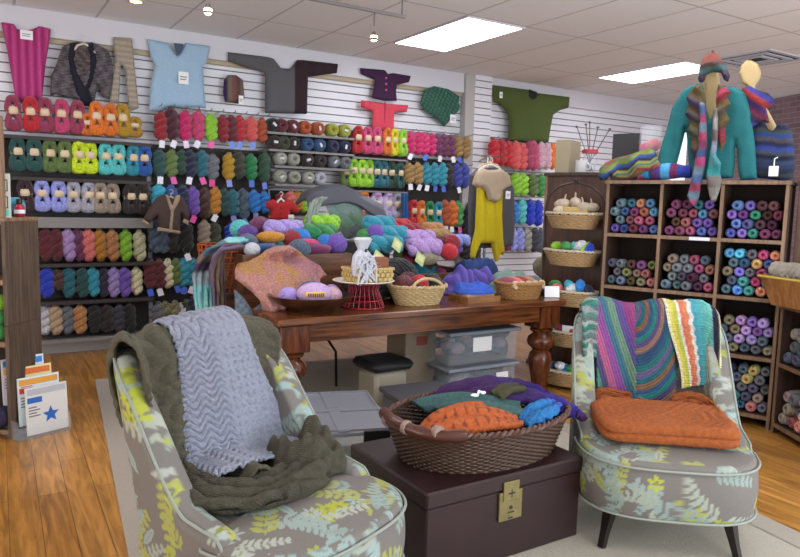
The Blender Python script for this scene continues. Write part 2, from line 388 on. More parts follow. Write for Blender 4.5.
# troffer lights (ceiling), the two in view and the rest of the same grid behind the viewer
def emis(name,c,s):
    m=bpy.data.materials.new(name); m.use_nodes=True; n=m.node_tree.nodes; b=n['Principled BSDF']; b.inputs['Base Color'].default_value=hxa('f0f0f0')
    b.inputs['Emission Color'].default_value=hxa(c); b.inputs['Emission Strength'].default_value=s; return m
LE=emis('troffer_diffuser','f4f6ff',9)
def troffer(x0,x1,y0,y1,label):
    r=empty('ceiling_light',((x0+x1)/2,(y0+y1)/2,CZ),0,label,'ceiling light','recessed ceiling troffers')
    w,h=(x1-x0)/2,(y1-y0)/2
    fr=MB()
    for a in ((-w-.02,-w,-h-.02,h+.02),(w,w+.02,-h-.02,h+.02),(-w,w,-h-.02,-h),(-w,w,h,h+.02)): fr.box(a[0],a[1],a[2],a[3],-.012,-.001)
    part('frame',fr,CORN,r,False); part('diffuser',MB().box(-w,w,-h,h,-.008,-.001),LE,r,False)
troffer(3.83,4.47,5.10,6.35,'lit rectangular ceiling troffer near the middle, above the wool displays')
troffer(6.88,7.52,5.10,6.35,'lit rectangular ceiling troffer at right, behind the hatted display form')
troffer(3.83,4.47,2.4,3.65,'lit ceiling troffer out of frame above the right armchair')
troffer(.75,1.39,3.3,4.55,'lit ceiling troffer out of frame above the left armchair')
troffer(6.88,7.52,1.6,2.85,'lit ceiling troffer out of frame above the far right bookcase')
troffer(1.4,2.04,-.6,.65,'lit ceiling troffer out of frame behind the viewer')
troffer(-1.6,-.96,4.6,5.85,'lit ceiling troffer out of frame at the far left')
# air vent
vp=[onz(*q,CZ) for q in ((722,57),(757,50),(797,60),(752,70))]
vr=empty('ceiling_vent',(7.35,4.55,CZ),0,'square louvred metal air vent in the ceiling at right','vent')
vm=MB()
for k,(s0,s1) in enumerate(((.36,.31),(.26,.21),(.16,.11))):
    z=-.012-.004*k
    for a in ((-s0,s0,-s0,-s1),(-s0,s0,s1,s0),(-s0,-s1,-s1,s1),(s1,s0,-s1,s1)): vm.box(*a,z,-.001)
part('louvres',vm,plain('vent_white','c8ccd6',.4),vr,False)
part('duct_opening',MB().box(-.31,.31,-.31,.31,-.006,-.001),plain('vent_dark','2a2c38',.8),vr,False)
# track light
TY=4.95
tr=empty('track_light',(2.4,TY,3.0),0,'grey ceiling track bar with small hanging halogen spotlights','track light')
p0=at(405,17,TY); zt=p0[2]; x1=p0[0]; tr.location=(x1,TY,zt)
ST=plain('brushed_metal','8d8a88',.35,.8)
part('track_bar',MB().box(-2.6,0,-.012,.012,-.012,.012),ST,tr,False)
part('ceiling_stem',MB().tube([(-.03,0,0),(-.03,0,CZ-zt)],.006,6).tube([(-1.45,0,0),(-1.45,0,CZ-zt)],.006,6),ST,tr)
BULB=emis('bulb_glow','ffd9a0',14)
for i,(px,py) in enumerate(((374,38),(208,11))):
    q=at(px,py,TY); x=q[0]-x1; z=q[2]-zt
    h=part('spotlight',MB().tube([(x,0,-.012),(x,0,z*.55)],.006,6).lathe([(.012,0),(.02,-.02),(.036,-.07),(.034,-.07),(.005,-.02)],14,(x,0,z+.05)),ST,tr)
    part('bulb',MB().ell((x,0,z),(.03,.03,.028)),BULB,h)
tag(empty('ceiling_light',(1.62,3.9,CZ)),'small warm recessed spot in the ceiling at the top left','ceiling light')
_e=COL.objects['ceiling_light.007'] if 'ceiling_light.007' in COL.objects else None
q=onz(136,1,CZ)
if _e:
    _e.location=q; part('diffuser',MB().lathe([(.05,-.006),(.05,-.001)],20),emis('warm_spot','ffcf80',4),_e); part('frame',MB().lathe([(.07,-.001),(.07,-.009),(.05,-.009),(.05,-.001)],20),CORN,_e)
# ================================================================== YARN PROTOTYPES (height 1, hanging/standing along z, front -y)
def hank_mesh(turns=1.9,strands=2,seed=0):
    mb=MB()
    for s in range(strands):
        P=[];R=[]
        for i in range(30):
            t=i/29; e=min(1,math.sin(PI*t)*3.2); a=2*PI*turns*t+2*PI*s/strands+seed
            P.append((.10*e*math.cos(a),.085*e*math.sin(a),.05+.90*t)); R.append(.055+.062*min(1,math.sin(PI*t)*2.2))
        mb.tube(P,R,9)
    # the folded loop at the top
    mb.tube([(.055*math.cos(q),.02*math.sin(q),.93+.045*math.sin(q)) for q in [2*PI*i/12 for i in range(12)]],.045,6,closed=True)
    return mb
HANK=hank_mesh().mesh('hank',YARN); HANK2=hank_mesh(1.6,2,1.1).mesh('hank_loose',YARNV)
def banded_mesh(seed=0):
    mb=MB(); rr=random.Random(seed)
    for dy,k in ((-.07,1.0),(.06,.93)):
        P=[];n=34
        for i in range(n):
            q=2*PI*i/n; z=.5+.40*math.sin(q); w=.13*(1-.5*math.exp(-((z-.52)/.13)**2))+.02*(z<.5)
            P.append((w*(1 if math.cos(q)>=0 else -1)*min(1,abs(math.cos(q))**.45),dy+.02*math.sin(3*q),z*k+.02))
        mb.tube(P,[.088+.012*math.sin(5*q_) for q_ in [2*PI*i/n for i in range(n)]],8,closed=True)
    mb.ell((0,-.03,.22),(.17,.13,.15),14,8,noise=.08)
    return mb
BAND_SK=banded_mesh().mesh('banded_skein',YARN)
bb=MB(); bb.lathe([(.118,.50),(.128,.50),(.132,.63),(.122,.70),(.112,.70)],18,sx=1.3,sy=1.5); LABELM=plain('paper_label','d9c3a0',.7)
BANDM=bb.mesh('paper_band',[LABELM])
TAGM={}
def tagmesh(c):
    if c not in TAGM:
        TAGM[c]=MB().box(-.045,.045,-.135,-.125,-.14,.03).tube([(0,-.13,.03),(0,-.05,.12)],.006,4).mesh('price_tag',plain('tag_'+c,c,.6),False)
    return TAGM[c]
def ball_mesh(mat,h=.5,hole=.14,seed=0,n=20):
    # wound cylinder ball: axis along y, end with a hole to the viewer; outer radius .5
    prof=[(.0,-h*.35),(hole*.7,-h*.40),(hole,-h*.78),(hole*1.5,-h),(.32,-h*1.02),(.44,-h*.82),(.5,-h*.4),(.5,h*.4),(.44,h*.82),(.3,h),(0.001,h)]
    mb=MB(); mb.lathe(prof,n,axis='y')
    return mb.mesh('wound_ball',mat)
BALL=ball_mesh(YARN,.5,.13); BALLB=ball_mesh(BALLV,.62,.15); BALLS=ball_mesh(YARN,.42,.05)
CN={}
def cname(c): return NAMES[c]
NAMES={}
def cc(name,h): NAMES[name]=h; return name
for a,b in dict(maroon='6a1425',wine='4c1226',darkplum='32121f',plum='7c2f62',rose='a83a5c',pink='d8457a',hotpink='e01870',palepink='e8b8c8',red='d0182c',crimson='a01428',coral='f0605c',salmon='ee7a74',orange='f07a18',rust='b9501e',amber='cf8a1c',mustard='c79a14',gold='b98c1e',yellow='f2e400',neonyellow='dcf400',lime='9cdc2c',yellowgreen='a9ac30',green='3f9a48',emerald='0e8a4c',olive='66803c',darkolive='39402a',darkgreen='224c34',darkteal='16504c',teal='1c7080',turquoise='2a9db4',aqua='58cccc',cyan='38c4e4',skyblue='1e88e0',blue='1e5cb0',royalblue='1c3cd8',navy='14204a',indigo='3a48ac',slate='54667c',denim='1e4f80',periwinkle='9ca4ee',lilac='b49ce4',lavender='c49ddc',purple='7a54bc',violet='5a2a90',aubergine='2c1c3e',cream='e2dcb0',ivory='dcdce4',silver='bcbccc',grey='70747c',charcoal='3c3c4a',black='141216',brown='4e2a1e',darkbrown='281a1a',taupe='a89684',beige='c2a684',tan='b08a4c',khaki='8c8460',copper='c4864e',greige='a4a496',white='eeeef4').items(): cc(a,b)
WORD=dict(hotpink='hot pink',palepink='pale pink',darkplum='dark plum',neonyellow='neon yellow',yellowgreen='yellow-green',darkolive='dark olive',darkgreen='dark green',darkteal='dark teal',skyblue='sky blue',royalblue='royal blue',darkbrown='dark brown')
def w_(c): return WORD.get(c,c)
ORD=['','first','second','third','fourth','fifth','sixth','seventh','eighth','ninth','tenth','eleventh','twelfth','thirteenth','fourteenth','fifteenth','sixteenth','seventeenth','eighteenth','nineteenth','twentieth']
PROTO={}
YD=7.10
def skein_row(items,y0,y1,place,group,kind='hank',Y=YD,w=None,dark=1):
    """items: (px, colour[, dtop, dbot, tagcolour]); y0,y1 = (row top, bottom) as fn of px via two values at the row's ends"""
    xs=[i[0] for i in items]; xa,xb=min(xs),max(xs)+1e-6; cnt={}
    for it in items: cnt[it[1]]=cnt.get(it[1],0)+1
    for k,it in enumerate(items):
        px,c=it[0],it[1]; t=(px-xa)/(xb-xa); top=y0[0]+(y0[1]-y0[0])*t+(it[2] if len(it)>2 else 0); bot=y1[0]+(y1[1]-y1[0])*t+(it[3] if len(it)>3 else 0)
        tg=it[4] if len(it)>4 else None
        A=at(px,top,Y);B=at(px,bot,Y); H=A[2]-B[2]; kd=kind
        if kd=='hank': me=HANK if c not in ('brown','darkbrown','khaki','slate','plum') else HANK2; W=w or .135; sx=W/.36
        else: me=BAND_SK; W=w or .16; sx=W/.44
        o=bpy.data.objects.new('yarn_skein',me); COL.objects.link(o)
        o.location=(B[0],Y+random.uniform(-.012,.012),B[2]); o.scale=(sx,sx*.9,H); o.rotation_euler=(0,random.uniform(-.05,.05),random.uniform(-.2,.2))
        h=random.uniform(.88,1.1)*dark; o.color=tuple(x*h for x in hx(NAMES[c]))+(1,)
        kn='twisted skein' if kd=='hank' else 'banded skein'
        lab=f"{w_(c)} {kn}"
        if cnt[c]>1: lab+=f", {ORD[k+1]} from left"
        lab+=f" {place}"
        tag(o,lab,'yarn',group)
        if kd=='banded':
            b_=bpy.data.objects.new('paper_band',BANDM); COL.objects.link(b_); b_.parent=o
        if tg:
            b_=bpy.data.objects.new('price_tag',tagmesh(tg)); COL.objects.link(b_); b_.parent=o; b_.location=(random.uniform(-.03,.03),0,.0); b_.scale=(1/sx*.62,1,1/H*.42)
            b_.rotation_euler=(0,random.uniform(-.5,.5),0)
# ---- left shelving unit on the wall
DK=plain('shelf_dark','37312f',.7); SHG=plain('shelf_grey','7f7b78',.6); SHL=plain('shelf_base','b4b1b0',.6)
def z_at(px,py,Y): return at(px,py,Y)[2]
xl,xr=at(5,200,7.2)[0]-1.0,at(149,200,7.2)[0]
unit=empty('wall_shelving',((xl+xr)/2,7.2,0),0,'dark wall shelving unit holding six rows of skeins at the left','shelving')
X0=xl-(xl+xr)/2; X1=-X0
zt=[1.985,1.625,1.26,.865,.505,.155]
zz=[z_at(80,139,7.1),z_at(80,178.5,7.1),z_at(80,217,7.1),z_at(80,262.5,7.1),z_at(80,299.5,7.1),z_at(80,337,7.1)]
part('back_panel',MB().box(X0,X1,.08,.12,zz[5]-.02,zz[0]),DK,unit,False)
for i,z in enumerate(zz):
    part('shelf',MB().box(X0,X1,-.16,.08,z-.035,z-.004),[DK,DK,SHG,DK,DK,SHG][i],unit,False)
part('grey_fascia',MB().box(X0,X1,-.165,-.15,zz[2]-.10,zz[2]-.03),SHG,unit,False)
part('plinth',MB().box(X0,X1,-.02,.10,0,zz[5]-.036),SHL,unit,False)
G1='banded skeins on the left wall shelves'; G2='twisted skeins on the left wall shelves'
skein_row([(14.5,'rose'),(32,'red'),(46,'rose'),(61.5,'pink'),(76.5,'rose'),(88,'orange',12,0),(97.5,'orange'),(110,'orange',1,0),(124.5,'mustard'),(135,'gold',12,-1)],(96,105),(133,139.5),'on the top shelf at far left',G1,'banded',w=.142)
skein_row([(18.5,'darkteal'),(34.5,'darkteal'),(50.5,'olive'),(65,'olive'),(78.5,'neonyellow'),(91,'neonyellow'),(105.5,'aqua'),(118.5,'aqua'),(132,'turquoise'),(144.5,'blue')],(137,145),(173,178),'on the second shelf at far left',G1,'banded',w=.142)
skein_row([(27,'darkplum'),(43,'periwinkle'),(59,'periwinkle'),(73,'silver'),(87.5,'silver'),(101,'taupe'),(113.5,'taupe'),(130,'darkbrown'),(142,'darkbrown')],(179,184),(213,216),'on the third shelf at far left',G1,'banded',w=.145)
skein_row([(46,'maroon'),(57.5,'maroon'),(70,'lavender'),(79.5,'plum'),(89,'salmon'),(101,'amber'),(113.5,'copper'),(126,'lime'),(140,'cream')],(227,229.5),(262,262.5),'on the fourth shelf at far left',G2,w=.108,dark=.9)
skein_row([(46.5,'royalblue'),(58.5,'brown',3,-8),(69,'teal'),(82.5,'darkteal'),(94,'turquoise',0,-1),(104,'aubergine'),(114,'lilac'),(125,'purple'),(137,'cream',0,-2)],(266,266.5),(299,298),'on the fifth shelf at far left',G2,w=.105)
skein_row([(45.5,'ivory',-1,0),(56.7,'beige'),(68,'grey'),(80,'copper'),(95,'black',0,0),(106.6,'darkbrown'),(118.5,'charcoal',0,0),(130,'black',-2,0)],(304,304),(336,332),'on the bottom shelf at far left',G2,w=.11)
# ---- hanging section 2
def rail(px0,px1,py0,py1,label,Y=7.2):
    A=at(px0,py0,Y);B=at(px1,py1,Y); z=(A[2]+B[2])/2
    r=empty('hook_rail',((A[0]+B[0])/2,7.33,z),0,label,'rail','hook rails on the slat wall'); h=(B[0]-A[0])/2
    part('bar',MB().box(-h,h,-.022,-.002,-.012,.012),ST,r,False)
    n=max(2,int((px1-px0)/11))
    for i in range(n):
        x=-h+.03+(2*h-.06)*i/(n-1); part('hook',MB().tube([(x,-.02,0),(x,-.26,0),(x,-.27,.02)],.004,5),ST,r)
def backing(px0,px1,py0,py1,label,Y=7.27):
    A=at(px0,py0,Y);B=at(px1,py1,Y)
    o=MB().box(-(B[0]-A[0])/2,(B[0]-A[0])/2,0,.04,0,A[2]-B[2]).build('slat_board',DK,None,False,((A[0]+B[0])/2,Y+.015,B[2])); tag(o,label,'panel')
backing(152,268,144,300,'dark display panel behind the hanging skeins beside the far left shelves')
G3='twisted skeins hanging on the second wall bay'
rows2=[
 ([(160.6,'crimson',2,0,'e8e8f0'),(172.5,'wine',-3,0,'e8e8f0'),(184.7,'hotpink',0,0,'e8d8f0'),(198,'pink',0,0,'e8e8f0'),(211,'lime',3,0,'e860a8'),(223,'crimson',4,0),(232,'maroon',4,0,'7090e0'),(239.5,'red',4,0,'7090e0'),(251,'coral',5,0,'7090e0'),(261.5,'rust',6,0)],(109,112),(142,143.5),'on the top hooks right of the left shelves'),
 ([(159.6,'darkteal',0,0,'e8e8f0'),(171,'olive',0,0,'e060a8'),(181,'darkgreen',0,-3),(190,'navy',0,0,'e8e8f0'),(201.5,'teal',0,0,'e060a8'),(212,'grey',4,2,'e84898'),(228.7,'mustard',2,2,'9098d8'),(239,'darkolive',0,0),(251,'emerald',3,2,'5078d0'),(263,'darkgreen',0,4,'7080d8')],(149,151),(178,180),'on the second hooks right of the left shelves'),
 ([(158,'cyan',0,-5),(170.5,'blue'),(182,'navy'),(193.6,'purple',1,3,'e850a8'),(204.6,'brown',2,6),(214.3,'amber',1,2,'e8e8f0'),(225,'darkteal',2,3),(233,'teal',3,3,'8080c8'),(243.5,'slate',2,6,'7090d0'),(254.5,'skyblue',3,0,'9098c8'),(265,'skyblue',4,0)],(184,187),(214,214),'on the third hooks right of the left shelves'),
 ([(155.7,'slate'),(163,'slate'),(172.5,'darkbrown',3,0),(187,'black',0,0,'e8e8f0'),(203.5,'taupe',-1,-9),(215,'darkolive'),(231,'royalblue',2,-12),(243,'black'),(256,'navy')],(220,222),(254,256),'on the fourth hooks right of the left shelves'),
 ([(150.7,'maroon',0,0,'4068d8'),(159.6,'maroon',0,0,'e8e8f0'),(168,'cream'),(175.4,'olive',0,-2,'4068d8'),(183.5,'turquoise',0,0,'4868d0'),(192,'turquoise',0,0,'e8e8f0')],(259,258),(290,287.5),'on the fifth hooks right of the left shelves'),
 ([(158,'grey'),(165,'khaki',0,0,'e8e8f0'),(174,'khaki'),(181,'ivory',3,-4),(186,'darkolive'),(194,'navy',-2,0,'e8e8f0'),(203,'darkgreen',-3,0),(212,'charcoal',-3,0,'e8e8f0')],(302,297),(334,326),'on the lowest hooks above the olive throw')]
for it,a,b,pl in rows2:
    skein_row(it,a,b,pl,G3,w=.12); rail(min(i[0] for i in it)-5,max(i[0] for i in it)+6,a[0]+1,a[1]+1,'metal hook rail '+pl)
# ---- section 3: wound balls end-on, on four thin shelves
G4='wound balls on the four short wall shelves'
balls3=[([(272.8,'black'),(281,'maroon'),(292.6,'maroon'),(304.6,'rust'),(317.7,'rust'),(331.7,'yellowgreen'),(344,'yellowgreen')],(124.5,131),'top'),
 ([(274,'darkbrown'),(283.5,'darkolive'),(293,'darkbrown'),(306.7,'denim'),(318.8,'denim'),(332,'navy'),(344,'navy')],(142,147),'second'),
 ([(280,'greige'),(293,'greige'),(306.7,'darkbrown'),(319.6,'darkbrown'),(333.4,'grey'),(344.7,'grey')],(159,162),'third'),
 ([(280,'greige'),(293.8,'greige'),(307.5,'greige'),(319.6,'silver')],(176,179),'fourth')]
for it,(ya,yb),nm in balls3:
    xs=[i[0] for i in it]
    rr_=.078
    for k,(px,c) in enumerate(it):
        t=(px-xs[0])/(xs[-1]-xs[0]); p=at(px,ya+(yb-ya)*t,7.08)
        o=bpy.data.objects.new('yarn_ball',BALL); COL.objects.link(o); s=.15; zmid=at(sum(xs)/len(xs),(ya+yb)/2,7.08)[2]
        o.location=(p[0],7.10,zmid+.0); o.scale=(s,s*1.05,s); o.rotation_euler=(0,random.uniform(0,6),0)
        o.color=hxa(NAMES[c]); tag(o,f"{w_(c)} wound yarn ball, {ORD[k+1]} from left on the {nm} short wall shelf",'yarn',G4)
        b_=bpy.data.objects.new('ball_band',MB().box(-.16,.16,-.535,-.525,-.1,.08).mesh('ball_band',plain('band_'+('dark' if k%2 else 'light'),'202024' if k%2 else 'c8c8c8',.5),False)) if (k%2==0) else None
        if b_: COL.objects.link(b_); b_.parent=o
    A=at(xs[0]-8,(ya+yb)/2,7.1);B=at(xs[-1]+7,(ya+yb)/2,7.1)
    o=MB().box(-(B[0]-A[0])/2,(B[0]-A[0])/2,-.17,.14,-.024,0).build('wall_shelf',SHG,None,False,((A[0]+B[0])/2,7.18,zmid-.077)); tag(o,f'thin grey wall shelf, {nm} of the four holding wound balls','shelf','short shelves of wound balls')
skein_row([(281,'crimson',2,0),(290,'salmon',0,0),(297,'amber'),(304,'lime')],(190,191),(212,213),'on the hooks behind the red baby cardigan','hanks under the short wall shelves',w=.12)
backing(272,312,190,216,'dark display panel behind the small red cardigan')
# ---- section 4
backing(350,405,130,222,'dark display panel behind the banded skeins in the middle of the wall')
G5='banded skeins in the middle wall bay'; G6='twisted skeins in the middle wall bay'
skein_row([(356,'red'),(366,'pink'),(376,'pink'),(385,'orange'),(393,'yellow'),(401.5,'lime')],(126,129.5),(155,158),'on the top shelf of the mid wall bay',G5,'banded',w=.145)
skein_row([(410,'hotpink',0,0,'e8e8f0'),(417,'hotpink'),(424,'hotpink',0,0,'5078e0'),(431,'hotpink'),(438,'plum',0,0,'e8e8f0'),(444,'plum'),(450.5,'plum',0,0,'e8e8f0'),(458,'tan',0,0,'4868d8'),(465,'tan')],(131,136),(155,159),'on the top hooks of the mid wall bay',G6,w=.125)
skein_row([(345,'olive',3,0),(353,'lime'),(361,'lime'),(368.5,'lime'),(376,'teal'),(383.5,'teal'),(391,'darkgreen'),(398.5,'darkteal')],(158,162),(188,190),'on the second shelf of the mid wall bay',G5,'banded',w=.142)
skein_row([(409,'tan',0,0,'e8e8f0'),(418,'tan',0,0,'e8e8f0'),(426.5,'turquoise',0,0,'e8e8f0'),(434,'turquoise',0,0,'4868d8'),(441,'turquoise',0,0,'4868d8'),(448,'darkbrown'),(456.5,'indigo',0,0,'e8e8f0'),(464.5,'indigo')],(162,163),(185,189),'on the second hooks of the mid wall bay',G6,w=.13)
skein_row([(352,'orange'),(362,'orange'),(376,'lavender'),(387,'lavender'),(396.5,'silver')],(191,193),(219,221),'on the third shelf of the mid wall bay',G5,'banded',w=.18)
skein_row([(412.5,'red'),(420,'orange'),(429,'emerald'),(436,'turquoise')],(200,202),(227,229),'in the third row beside the denim scarf','bright banded skeins in the third row','banded',w=.15)
skein_row([(444,'rust',0,0,'e8e8f0'),(450.5,'orange',0,0,'e8e8f0'),(457,'green',0,0,'e060a8')],(200,201),(227,228),'in the third row beside the yellow tunic','bright hanks in the third row',w=.15)
skein_row([(466,'black'),(473,'black'),],(203,203),(246,248),'in the dark column left of the yellow tunic','tall black skeins by the garment rack',w=.14)
skein_row([(449,'periwinkle',0,0,'e8e8f0'),(457,'purple'),(466,'black',4,6),(474,'black',4,6)],(232,234),(254,256),'in the lowest row of the middle bay','low hanks in the middle bay',w=.15)
for a,b,y in ((408,468,133),(408,468,163),(408,470,201),(446,478,233)): rail(a,b,y,y+1.5,f'metal hook rail with hooks at height of row {["one","two","three","four"][[133,163,201,233].index(y)]} in the middle bay')
backing(408,468,158,230,'dark display panel behind the lower middle hanks')
for y,nm in ((157.5,'top'),(190,'second'),(221,'third')):
    A=at(350,y,7.1);B=at(405,y+2,7.1)
    tag(MB().box(0,B[0]-A[0],-.15,.14,-.02,0).build('wall_shelf',SHG,None,False,(A[0],7.18,(A[2]+B[2])/2-.0)),f'grey wall shelf under the {nm} row of banded skeins mid wall','shelf','middle bay shelves')
# ---- section 5 beyond the pillar
G7='twisted skeins on the wall right of the pillar'
skein_row([(494.5,'red'),(501.5,'red'),(508.5,'red',2,0),(515,'coral',2,3),(521,'coral',4,3),(527,'rose',1,2),(534,'pink',1,2),(540,'palepink',2,0),(546,'palepink',3,0),(552,'orange',3,-1)],(138,140),(166,171),'on the top hooks right of the pillar',G7,w=.145)
skein_row([(515.5,'lime',0,0),(523,'lime'),(532.5,'olive'),(540,'green')],(172,174),(196,198),'on the second hooks right of the pillar',G7,w=.15)
skein_row([(508.5,'skyblue',2,0),(514,'skyblue',3,0),(521,'aqua'),(530,'royalblue'),(537.6,'royalblue')],(198,200),(224,227),'on the third hooks right of the pillar',G7,w=.135)
skein_row([(505,'plum',0,0),(512,'periwinkle'),(519,'periwinkle'),(527,'greige'),(534,'charcoal'),(540,'slate')],(227,228),(252,253),'on the fourth hooks right of the pillar',G7,w=.14)
for a,b,y,n_ in ((490,555,140,'top'),(510,545,174,'second'),(505,543,200,'third'),(502,543,229,'fourth')): rail(a,b,y,y+1.5,f'metal hook rail, {n_} one on the wall right of the pillar')
# ================================================================== GARMENTS ON THE WALL
KN=vcol('knit_fine',.9,90,.35,noise=.12,nscale=120)
def garm(name,poly,Y,label,cat,colfn,thick=.03,fold=None,mat=None,parent=None,res=.013,group=None,edge=.03,origin=None,top=True):
    P=[at(px,py,Y) for px,py in poly]
    if origin is None: origin=np.mean(P,0)
    q=[(p[0]-origin[0],p[2]-origin[2]) for p in P]
    if parent is not None: loc=(origin[0]-parent['_o'][0],Y-parent['_o'][1],origin[2]-parent['_o'][2])
    else: loc=(origin[0],Y,origin[2])
    o=puffy(name,q,mat or KN,thick,res,fold,colfn,parent,loc,0,edge)
    if parent is None:
        o['_o']=[float(v) for v in loc]
        tag(o,label,cat,group)
    elif label: o['label']=label
    return o
rib=lambda fr,a: (lambda x,z: a*np.sin(x*fr))
YW=7.225
pd=garm('sleeveless_dress',[(1,22),(14,24),(17,29),(27,31),(36,28),(39,26),(51,29),(49,45),(46,62),(44,80),(42,102),(16,102),(12,78),(7,50)],YW,'magenta ribbed sleeveless knit dress pinned high at the far left of the wall','dress',band('a02a6a','c8488c',lambda x,z:.5+.5*np.sin(x*95)),.03,rib(95,.35))
def tagcard(parent,px,py,w,h,Y,c='eeeeee'):
    p=at(px,py,Y); o=parent['_o']
    t=MB().box(-w/2,w/2,-.003,.001,-h/2,h/2).box(-w/3,w/3,-.0036,-.003,h*.05,h*.12,mi=1).box(-w/3,w/4,-.0036,-.003,-h*.15,-h*.08,mi=1).build('price_tag',[plain('tag_white',c,.6),plain('tag_ink','505068',.7)],parent,False,(p[0]-o[0],Y-o[1],p[2]-o[2])); return t
tagcard(pd,26.5,35,.10,.08,7.185)
vj=garm('open_front_cardigan',[(62,47),(70,43),(78,42),(86,44),(92,42),(100,46),(108,50),(112,60),(113,78),(110,100),(102,97),(98,84),(94,104),(84,106),(74,98),(66,98),(56,94),(50,97),(51,76),(56,65)],YW,'grey and brown marled open cardigan with black shawl lapels on a hanger','cardigan',band('8a8488','4a3c42',lambda x,z:.5+.5*np.sin(x*60+3*np.sin(z*50))*np.sin(z*140+9*x)),.035,lambda x,z:.3*np.sin(x*50)*np.sin(z*120),mat=vcol('knit_boucle',.95,60,.9,noise=.4,nscale=90))
for nm,pl in (('lapel',[(70,43),(77,42),(74,60),(77,72),(88,92),(90,106),(84,106),(76,92),(70,72),(68,56)]),('lapel',[(86,44),(93,43),(97,60),(94,76),(89,90),(94,104),(89,108),(85,90),(90,72),(90,56)])):
    garm(nm,pl,YW-.035,None,None,flat('1c1c2a'),.02,None,parent=vj)
garm('lining',[(77,48),(86,48),(90,58),(90,68),(83,74),(77,68),(74,58)],YW-.034,None,None,band('6a5a54','3a2e30',lambda x,z:.5+.5*np.sin(x*70+z*60)),.004,None,parent=vj)
hang=MB(); 
def hanger(parent,px,py,Y,w,c='c8a878',dz=0):
    p=at(px,py,Y); o=parent['_o']; b=Vector((p[0]-o[0],Y-o[1],p[2]-o[2]))
    return part('hanger',MB().tube([b+Vector(q) for q in ((-w,0,-.07),(-w*.6,0,-.02),(0,0,.005),(w*.6,0,-.02),(w,0,-.07))],.011,6).tube([b+Vector((.02*math.sin(a)*1.0,0,.03+.022-.022*math.cos(a))) for a in [k*.5 for k in range(9)]]+[b+Vector((0,0,.0))][:0],.004,5).tube([b,b+Vector((0,0,.04))],.004,5),plain('hanger_'+c,c,.5),parent)
hanger(vj,84,44,YW-.04,.09,'d8cdb8')
garm('long_scarf',[(113,37),(132,38),(134,60),(139,108),(129,112),(125,70),(121,62),(119,104),(109,102),(115,60)],YW,'pale taupe long knitted scarf with split ends hanging on the wall','scarf',band('b0a493','968a7c',lambda x,z:.5+.5*np.sin(z*120)),.02,rib(80,.2))
bt=garm('knit_blouse',[(147,39),(168,43),(172,50),(177,56),(183,49),(186,43),(210,46),(207,63),(203,66),(204,88),(206,108),(188,107),(170,107),(161,112),(149,110),(150,85),(155,65),(151,58)],YW,'pale blue short-sleeved knit top with white tag pinned to the wall','top',flat('a2c0d8'),.035,lambda x,z:.25*np.sin(x*14+z*9)+.12*vnoise(x*12,z*9,3),edge=.07)
tagcard(bt,183.5,78,.10,.12,7.17)
garm('neck_opening',[(174,43),(184,44),(181,53),(178,55),(175,50)],YW-.036,None,None,flat('4c5c72'),.004,parent=bt)
ht=garm('knit_hat',[(224,80),(228,75),(236,75),(243,80),(244.5,98),(240,104),(225,102),(223,92)],YW,'small brown and purple striped knit hat on the wall left of the grey tunic','hat',stripes and (lambda x,z: stripes(x+.2,['6e5c54','4a2a66','3a2458','6e6a52','7a4c50','5c4438'],.045)),.05,rib(60,.15),edge=.06)
tagcard(ht,241,100,.05,.09,7.16)
gt=garm('tunic_sweater',[(228,52),(268,57),(274,59),(281,68),(290,69),(293,66),(297,60),(303,60),(338,64),(337,73),(308,77),(307,114),(265,113),(265,73),(244,67),(228,61)],YW,'long-sleeved tunic, grey left half and dark brown right half, sleeves spread','sweater',lambda x,z: np.where((x>(at(294,90,YW)[0]-np.mean([at(*p,YW) for p in [(228,52),(268,57),(274,59),(281,68),(290,69),(293,66),(297,60),(303,60),(338,64),(337,73),(308,77),(307,114),(265,113),(265,73),(244,67),(228,61)]],0)[0]))[:,None],np.array(hx('2e1c22'))[None],np.array(hx('5c5a5e'))[None]),.04,lambda x,z:.2*vnoise(x*11,z*8,5)+.1*np.sin(x*40),edge=.06)
pc=garm('baby_cardigan',[(360,68),(385,70),(388,74),(393,73),(411,76),(409,82),(397,85),(396,92),(397,101),(385,101),(372,98),(375,80),(361,74)],YW,'dark purple baby cardigan with pink buttons high on the wall','cardigan',flat('3c1c40'),.03,lambda x,z:.15*vnoise(x*15,z*12,6),edge=.05)
for py in (78,84,90): 
    p=at(386,py,7.195);o=pc['_o']; part('button',MB().ell((p[0]-o[0],7.19-o[1],p[2]-o[2]),(.014,.008,.014),10,6),plain('pink_button','e05888',.4),pc)
cc_=garm('baby_cardigan',[(361,100),(376,102),(382,103),(388,104),(408,105),(407,112),(394,113),(394,132),(372,130),(373,112),(361,107)],YW,'coral pink baby cardigan hanging directly below the dark purple one','cardigan',flat('d4485a'),.03,lambda x,z:.2*np.sin(x*60),edge=.05)
part('placket',MB().box(-.006,.006,-.036,-.03,-.14,.10),plain('dark_coral','a83046',.8),cc_)
gs=garm('lace_shawl',[(424,90),(434,86),(448,89),(459,96),(459,110),(452,118),(444,127),(434,117),(424,110),(420,103)],YW,'dark green openwork triangular shawl pinned to the wall left of the pillar','shawl',band('2e5a4c','4c7a68',lambda x,z:(np.sin(x*90+z*40)*np.sin(z*90-x*20)>.2)*1.0),.035,lambda x,z:.45*np.sin(x*90+z*40)*np.sin(z*90-x*20),edge=.04)
tagcard(gs,453,119,.09,.11,7.17)
og=garm('poncho_sweater',[(492.5,85),(530,90),(533,95),(537,93),(569,97),(568,108),(560,110),(553,115),(550,130),(548,143),(508,141),(509,122),(507,112),(500,104),(493,101)],YW,'large olive green wide poncho sweater hanging right of the pillar','sweater',flat('4c5a28'),.05,lambda x,z:.4*np.sin(x*13+2.2*z)*np.clip(.6-z,0,1)+.15*vnoise(x*7,z*5,8),edge=.09)
